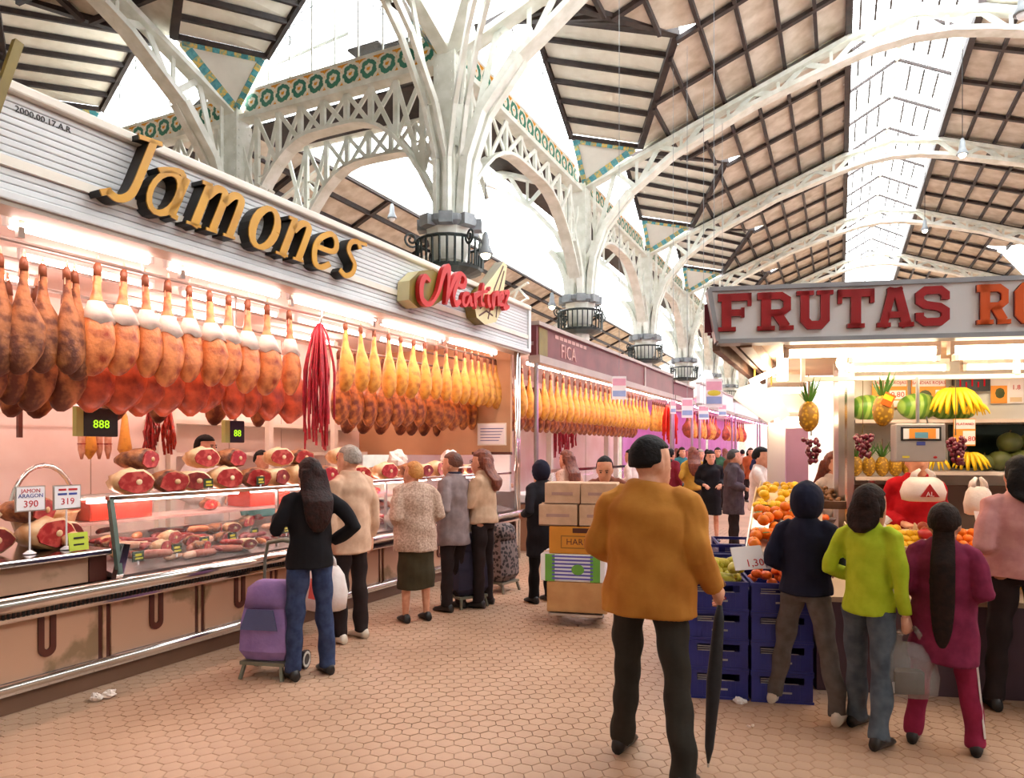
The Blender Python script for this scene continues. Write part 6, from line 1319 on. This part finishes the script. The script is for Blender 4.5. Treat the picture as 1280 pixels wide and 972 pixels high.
def f1(t, w, d, h):
    for s in (-1, 1): MB().bx(s*w*.5-s*.09-.045, s*w*.5-s*.09+.045, -d/2-.003, -d/2, 0, h).build('green_end', m_grn, t)
    for k in range(7): MB().bx(-w/2+.11, w/2-.11, -d/2-.004, -d/2-.001, .02+.034*k, .036+.034*k).build('stripe', mat('violet_blue_stripe', (96, 90, 190), .6, sc=4), t)
    MB().ell((.05, -d/2-.004, h*.45), (.06, .003, .05), 10, 6).build('leaf_print', m_grn, t)
carton('white carton with violet stripes and green ends on the hand truck', -.02, .2, .41, .6, .38, .25, m_signw, f1)
def f2(t, w, d, h):
    MB().bx(-.13, .15, -d/2-.002, -d/2, .05, .17).build('print_frame', mat('brown_carton_print', (150, 104, 40), .7, sc=6), t); MB().bx(-.12, .14, -d/2-.004, -d/2-.001, .06, .16).build('print_field', m_ocar, t); text_mb('HARI', .08, m_brown, 'lettering', t, (.01, -d/2-.005, .11), (PI/2, 0, 0), .001)
    MB().bx(-.02, .14, -d/2-.003, -d/2, h-.055, h-.01).build('hand_hole', m_brown, t)
carton('orange carton with printed letters under the wrapped parcels on the hand truck', .0, .2, .665, .48, .36, .25, m_ocar, f2)
def f3(t, w, d, h): MB().bx(-w*.3, w*.3, -d/2-.003, -d/2, h*.42, h*.56).build('faint_print', mat('faint_lilac_print', (186, 150, 140), .7, sc=6), t); MB().bx(-w/2-.003, w/2+.003, -d/2-.003, d/2, h*.02, h*.05).build('strap', m_brown, t)
carton('cream wrapped parcel on the lower left of the top of the cartons', -.16, .2, .92, .36, .34, .2, m_wrap, f3, 'parcel'); carton('cream wrapped parcel on the lower right of the top of the cartons', .22, .2, .92, .36, .34, .2, m_wrap, f3, 'parcel')
carton('cream wrapped parcel on the upper left of the top of the cartons', -.12, .2, 1.122, .33, .32, .2, m_wrap, f3, 'parcel'); carton('cream wrapped parcel on the upper right of the top of the cartons', .22, .2, 1.122, .33, .32, .2, m_wrap, f3, 'parcel')
person('porter in dark clothes bending behind the tower of cartons', HT(.22, .85, 0), HR_+PI, 1.62, cloth('dusty_brown_shirt', (150, 92, 76), (120, 70, 58)), c_dk, m_shoeb, m_hairk, 'short', ('push', 'push'), .08, lean=R(24), vox=.014)
# litter
for i, (px, py) in enumerate(((120, 876), (136, 872))):
    a = gp(px, py); t = thing('paper_litter', ['left', 'right'][i]+' crumpled white paper scrap on the floor by the ham counter', 'litter', (a.x, a.y, 0), i); MB().ell((0, 0, .025), (.045, .03, .026), 10, 7, fn=lambda q: 1+.6*noise.noise(q*2.6+Vector((i*5, 0, 0)))).build('scrap', m_paper, t)
for i, (px, py) in enumerate(((936, 909), (941, 908))):
    a = gp(px, py); t = thing('paper_litter', ['first', 'second'][i]+' tiny white scrap on the floor in front of the blue crates', 'litter', (a.x, a.y, 0), i); MB().ell((0, 0, .008), (.012, .008, .008), 8, 5, fn=lambda q: 1+.4*noise.noise(q*3)).build('scrap', m_paper, t)
a = gp(925, 878); t = thing('paper_litter', 'crumpled grey paper at the foot of the blue crates', 'litter', (a.x, a.y-.02, 0), 0); MB().ell((0, 0, .02), (.04, .025, .022), 10, 7, fn=lambda q: 1+.6*noise.noise(q*2.6)).build('scrap', m_pricew, t)
# pendant lamps in the roof
for i, (px, py, d) in enumerate(((1203, 193, 22), (1278, 18, 14.5), (1156, 288, 31), (607, 318, 15.5), (690, 383, 25), (490, 273, 24))):
    a = at(px, py, d); t = thing('pendant_lamp', ['small white pendant lamp below the first right-hand truss beam', 'pendant lamp at the upper corner under the dark roof', 'pendant lamp far down the nave above the fruit fascia', 'glowing pendant lamp beside the gallery of the tall column', 'glowing pendant lamp by the second column gallery', 'grey pendant lamp under the side roof above the letter n'][i], 'lamp', a)
    MB().lathe([(.04, .5), (.07, .42), (.09, .2), (.16, .04), (.17, 0)], 12).build('shade', m_greycap, t, smooth=True); MB().ell((0, 0, .0), (.11, .11, .11), 10, 8).build('bulb', m_tubeW if i in (0, 2, 3, 4) else m_signw, t, smooth=True); MB().tube([(0, 0, .5), (0, 0, 3.5 if i in (0, 2) else 1.6)], .012, 5).build('cable', m_black, t)

# ================================================================ STALLS FURTHER ALONG
m_maroon = mat('maroon_fascia', (96, 34, 40), .4, c2=(120, 54, 58), sc=2); m_gfas = mat('grey_fascia_edge', (176, 160, 152), .45, sc=3); m_magen = emis('magenta_tube_glow', (255, 150, 235), 24)
def stall(label, y0, y1, fas, zt=3.66, lampm=None, depth=2.6, lit='magenta lit', wallm=None):
    t = JT('market_stall', label, 'stall', 0, y0); L = y1-y0
    MB().bx(-.12, .0, 0, L, 3.14, zt).build('fascia', fas, t); MB().bx(-.14, .05, 0, L, zt, zt+.06).build('coping', m_gfas, t); MB().bx(-.14, .06, 0, L, 3.02, 3.14).build('fascia_edge', m_gfas, t)
    MB().bx(-depth, -.05, 0, L, 3.3, 3.36).build('stall_ceiling', m_pinkwall, t)
    MB().bx(-depth, -depth+.05, 0, L, 0, 3.3).build('back_wall', wallm or m_pinkwall, t)
    for y in (.06, L-.06): MB().tube([(-.03, y, 0), (-.03, y, 3.1)], .04, 8).build('post', m_steel, t)
    MB().bx(-.8, 0, .1, L-.1, 0, .75).build('counter', m_marble, t); MB().tube([(.04, .1, .72), (.04, L-.1, .72)], .04, 8).build('counter_rail', m_chrome, t)
    MB().quad((.0, .1, .76), (0, L-.1, .76), (-.1, L-.1, 1.25), (-.1, .1, 1.25), .01).build('glass_front', m_caseg, t); MB().bx(-.14, -.08, .1, L-.1, 1.25, 1.3).build('top_rail', m_chrome, t); MB().bx(-.75, -.1, .1, L-.1, .78, .9).build('ice_deck', m_signw, t)
    n = max(2, int(L/1.3))
    for i in range(n):
        q = JT('fluorescent_lamp', 'glowing tube under the fascia of the %s' % label.split(',')[0], 'lamp', -.2, y0+.1+L*i/n, 3.03, group='tubes of the '+label.split(',')[0]); MB().tube([(0, 0, 0), (0, L/n-.2, 0)], .03, 6).build('glow_tube', lampm or m_tubeP, q); MB().bx(-.03, .03, 0, L/n-.2, .03, .06).build('tube_housing', m_rib, q)
    return t
s2_ = stall('second ham stall, maroon fascia past the white ribbed one', 7.7, 16.6, m_maroon, 3.62)
MB().bx(.0, .01, .08, .42, 3.16, 3.6).build('fascia_panel', m_olive, s2_); MB().bx(-.02, .02, 6.1, 6.2, 3.12, 3.66).build('fascia_joint', m_gfas, s2_)
text_mb('FICA', .34, mat('pale_pink_letter', (206, 160, 150), .5, sc=4), 'lettering', s2_, (.004, 1.35, 3.32), (PI/2, 0, PI/2), .004)
for k in range(8): MB().bx(.001, .005, .75+.19*k, .9+.19*k, 3.51, 3.57).build('small_print', MC['pale_pink_letter'], s2_)
for i in range(26):
    y = 8.1+.3*i
    hang(hB[i % 3], -.45, y, 2.95, PI/2+rnd.uniform(-.5, .5), 'golden ham of the second ham stall, %s in its upper row from the near end' % ORDN(i), 1.0, 'upper hams of the second stall')
    hang(hE[i % 3], -.85, y+.12, 2.75, PI/2+rnd.uniform(-.5, .5), 'amber ham of the second ham stall, %s in its lower row from the near end' % ORDN(i), 1.0, 'lower hams of the second stall')
m_cheese = mat('amber_cheese_wheel', (196, 110, 44), .5, c2=(150, 70, 30), sc=8)
for i in range(6):
    y = 14.3+.36*i; t = JT('cheese_wheel', 'round amber cheese at the back of the second ham stall, %s from its near end' % ORDN(i), 'cheese', -1.7, y, 2.35, group='cheeses of the second stall'); MB().tube([(-.05, 0, 0), (-.04, 0, 0), (.04, 0, 0), (.05, 0, 0)], [.12, .17, .17, .12], 14).build('rind', m_cheese, t, smooth=True); MB().tube([(0, 0, .16), (0, 0, .6)], .006, 4).build('string', m_pale, t)
bunch('crimson sausage bunch at the near end of the second ham stall', -1.6, 12.5, 2.75, 1.3, 18, MC['crimson_thin_sausage'], .16, 8, .02); bunch('second crimson sausage bunch of the second ham stall', -1.6, 13.2, 2.75, 1.2, 18, MC['crimson_thin_sausage'], .14, 9, .02)
m_ver = mat('vermilion_sausage', (230, 44, 24), .4, sc=14); bunch('bright vermilion sausage curtain past the second ham stall, left one', -.3, 17.2, 2.9, 1.1, 18, m_ver, .16, 11, .03); bunch('bright vermilion sausage curtain past the second ham stall, right one', -.3, 17.75, 2.9, 1.1, 18, m_ver, .16, 12, .03)
for i in range(7): hang(hB[i % 3], -.6, 16.8+.22*i, 2.95, rnd.uniform(0, 3), 'golden ham at the third stall, %s from its near end' % ORDN(i), 1.0, 'hams of the third stall')
m_mwall = mat('magenta_glow_tinted_wall', (214, 150, 206), .6, sc=2)  # glow of the magenta lamps put into the wall colour
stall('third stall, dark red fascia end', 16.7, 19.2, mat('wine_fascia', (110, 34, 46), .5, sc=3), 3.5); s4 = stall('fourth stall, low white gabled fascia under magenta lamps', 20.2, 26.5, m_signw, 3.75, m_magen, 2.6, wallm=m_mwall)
MB().prism([(.6, 3.75), (3.4, 3.75), (2.0, 4.4)], lambda u, v: Vector((-.3, u, v)), lambda u, v: Vector((-.05, u, v))).build('gable', m_signw, s4)
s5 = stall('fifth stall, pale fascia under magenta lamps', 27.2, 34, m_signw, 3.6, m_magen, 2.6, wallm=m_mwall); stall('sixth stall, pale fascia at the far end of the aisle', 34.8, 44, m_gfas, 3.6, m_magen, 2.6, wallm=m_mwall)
for k, y0 in ((4, 20.6), (5, 27.6)):
    for i in range(10): hang(hB[i % 3] if i % 3 else hC[0], -.5, y0+.55*i, 2.9, rnd.uniform(0, 3), 'ham in the %s stall under magenta lamps, %s from its near end' % (['', '', '', '', 'fourth', 'fifth'][k], ORDN(i)), 1.1, 'hams of the %s stall' % ['', '', '', '', 'fourth', 'fifth'][k])
# right-hand row past the fruit stall
for k, (y0, y1) in enumerate(((10.5, 19), (20, 30), (31, 44))):
    t = thing('market_stall', ['first', 'second', 'third'][k]+' stall of the row behind the fruit stall', 'stall', (1.2, y0, 0)); L = y1-y0
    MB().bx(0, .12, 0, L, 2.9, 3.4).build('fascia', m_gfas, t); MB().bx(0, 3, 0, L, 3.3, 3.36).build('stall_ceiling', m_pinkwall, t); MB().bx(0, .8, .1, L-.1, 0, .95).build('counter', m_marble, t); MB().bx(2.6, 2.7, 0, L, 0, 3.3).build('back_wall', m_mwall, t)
    q = thing('fluorescent_lamp', ['first', 'second', 'third'][k]+' magenta tube of the row behind the fruit stall', 'lamp', (1.3, y0+.3, 2.85)); MB().tube([(0, 0, 0), (0, L-.6, 0)], .03, 6).build('glow_tube', m_magen, q); MB().bx(-.03, .03, 0, L-.6, .03, .06).build('tube_housing', m_rib, q)
for x_, y_ in ((-1.5, 11.6), (-1.5, 15.4), (-1.5, 16.2)): MB().bx(x_-.06, x_+.06, y_-7.7, y_-7.58, 0, 3.3).build('inner_post', m_cope, s2_)
# hanging banners
m_ban1 = mat('pale_blue_print', (150, 170, 214), .6, sc=5); m_ban2 = mat('pale_pink_print', (232, 170, 190), .6, sc=5)
for i, (px0, py0, px1, py1, d, lab) in enumerate(((765, 470, 783, 499, 14, 'pale hanging banner in front of the second ham stall'), (882, 473, 903, 509, 13, 'hanging banner with pink, yellow and blue fields by the fruit stall beam'), (852, 497, 866, 522, 17, 'hanging banner above the magenta stalls, left of the blue one'), (873, 506, 886, 524, 19, 'blue printed hanging banner above the magenta stalls'), (898, 505, 908, 520, 21, 'small far hanging banner above the crowd'), (838, 500, 845, 517, 18, 'narrow pale hanging banner near the vermilion sausages'))):
    a, b = at(px0, py1, d), at(px1, py0, d); t = thing('banner', lab, 'banner', (a+b)/2, YAW); w = (px1-px0)*d/F; h = (py1-py0)*d/F
    MB().box((0, 0, 0), (w, .01, h)).build('sheet', m_pricew, t); MB().box((0, -.007, h*.25), (w*.9, .004, h*.3)).build('upper_print', m_ban2, t); MB().box((0, -.007, -h*.25), (w*.9, .004, h*.25)).build('lower_print', m_ban1, t)
    if i == 1: MB().ell((0, -.008, 0), (w*.4, .004, h*.1), 10, 6).build('yellow_field', m_yeldye, t)
    MB().tube([(0, 0, h/2), (0, 0, 11.5-t.location.z)], .006, 4).build('cord', m_greycap, t)
# ================================================================ CROWD
jk = {'wine red': (120, 30, 44), 'teal': (52, 110, 116), 'mustard': (196, 150, 60), 'pale grey': (180, 176, 176), 'plum': (96, 50, 90), 'forest green': (50, 84, 60), 'sky blue': (130, 160, 196), 'brown': (110, 74, 54), 'cream': (226, 212, 190), 'rust': (170, 80, 44), 'charcoal': (56, 54, 60), 'rose pink': (214, 130, 150), 'navy': (36, 40, 70), 'olive': (104, 100, 60)}
base = []
for k, (hs, hm, cs, sk) in enumerate((('short', m_hairk, .82, False), ('bob', m_hairb, .7, False), ('long', m_hairr, .85, False), ('short', m_hairg, .62, False))):
    base.append(None)
spots = [(838, 610, 15), (852, 600, 18), (866, 640, 13.5), (876, 612, 16.5), (884, 590, 21), (897, 602, 19), (906, 592, 23), (916, 604, 18), (928, 586, 25), (938, 590, 22), (846, 590, 22), (859, 585, 26), (950, 588, 20), (872, 584, 29)]
kinds = [('short', m_hairk, .82), ('bob', m_hairb, .7), ('long', m_hairr, .85), ('short', m_hairg, .62)]
bl = {}
for i, ((px, _, d), (cn, cc)) in enumerate(zip(spots, jk.items())):
    k = i % 4; a = ray(px); loc = (a[0]*d, a[1]*d); fc = (0, PI, R(40), R(-150))[(i*3) % 4]+rnd.uniform(-.4, .4); lab = 'distant shopper in a %s jacket down the aisle' % cn
    jm = cloth(cn.replace(' ', '_')+'_shopper_jacket', cc)
    if k not in bl:
        P_, _, _ = person(lab, loc, fc, rnd.uniform(1.58, 1.72), jm, c_dk, m_shoeb, kinds[k][1], kinds[k][0], ('bent', 'hang'), .08, coat=kinds[k][2], vox=.022); bl[k] = P_
    else:
        o = copy_tree(bl[k], (loc[0], loc[1], 0), fc, lab)
        for ch in o.children:
            if ch.name.split('.')[0] in ('jacket', 'top'): swap(ch, jm)
# people at the second stall
pp = J.w(-1.2, 8.6); person('stall keeper in a pale pink coat behind the counter of the second ham stall', pp, JA-R(90), 1.66, cloth('pale_pink_coat', (226, 170, 176)), c_dk, m_shoeb, m_hairk, 'short', ('bent', 'bent'), .05, vox=.016)
a = at(709, 640, 9.6); person('shopper with auburn hair and a spotted brown dress at the second ham stall', (a.x, a.y), R(70), 1.62, mat('spotted_brown_cloth', (150, 86, 70), .9, c2=(214, 170, 150), sc=50, kind='voronoi', pos=(.15, .3)), c_dk, m_shoeb, m_hairr, 'long', ('bent', 'bent'), .06, coat=.6, vox=.014)
a = at(789, 620, 13.2); person('shopper in a white shirt with short dark hair at the second ham stall', (a.x, a.y), R(80), 1.64, cloth('white_shirt_cloth', (232, 212, 204)), c_dk, m_shoeb, m_hairk, 'bob', ('bent', 'bent'), .06, vox=.016)
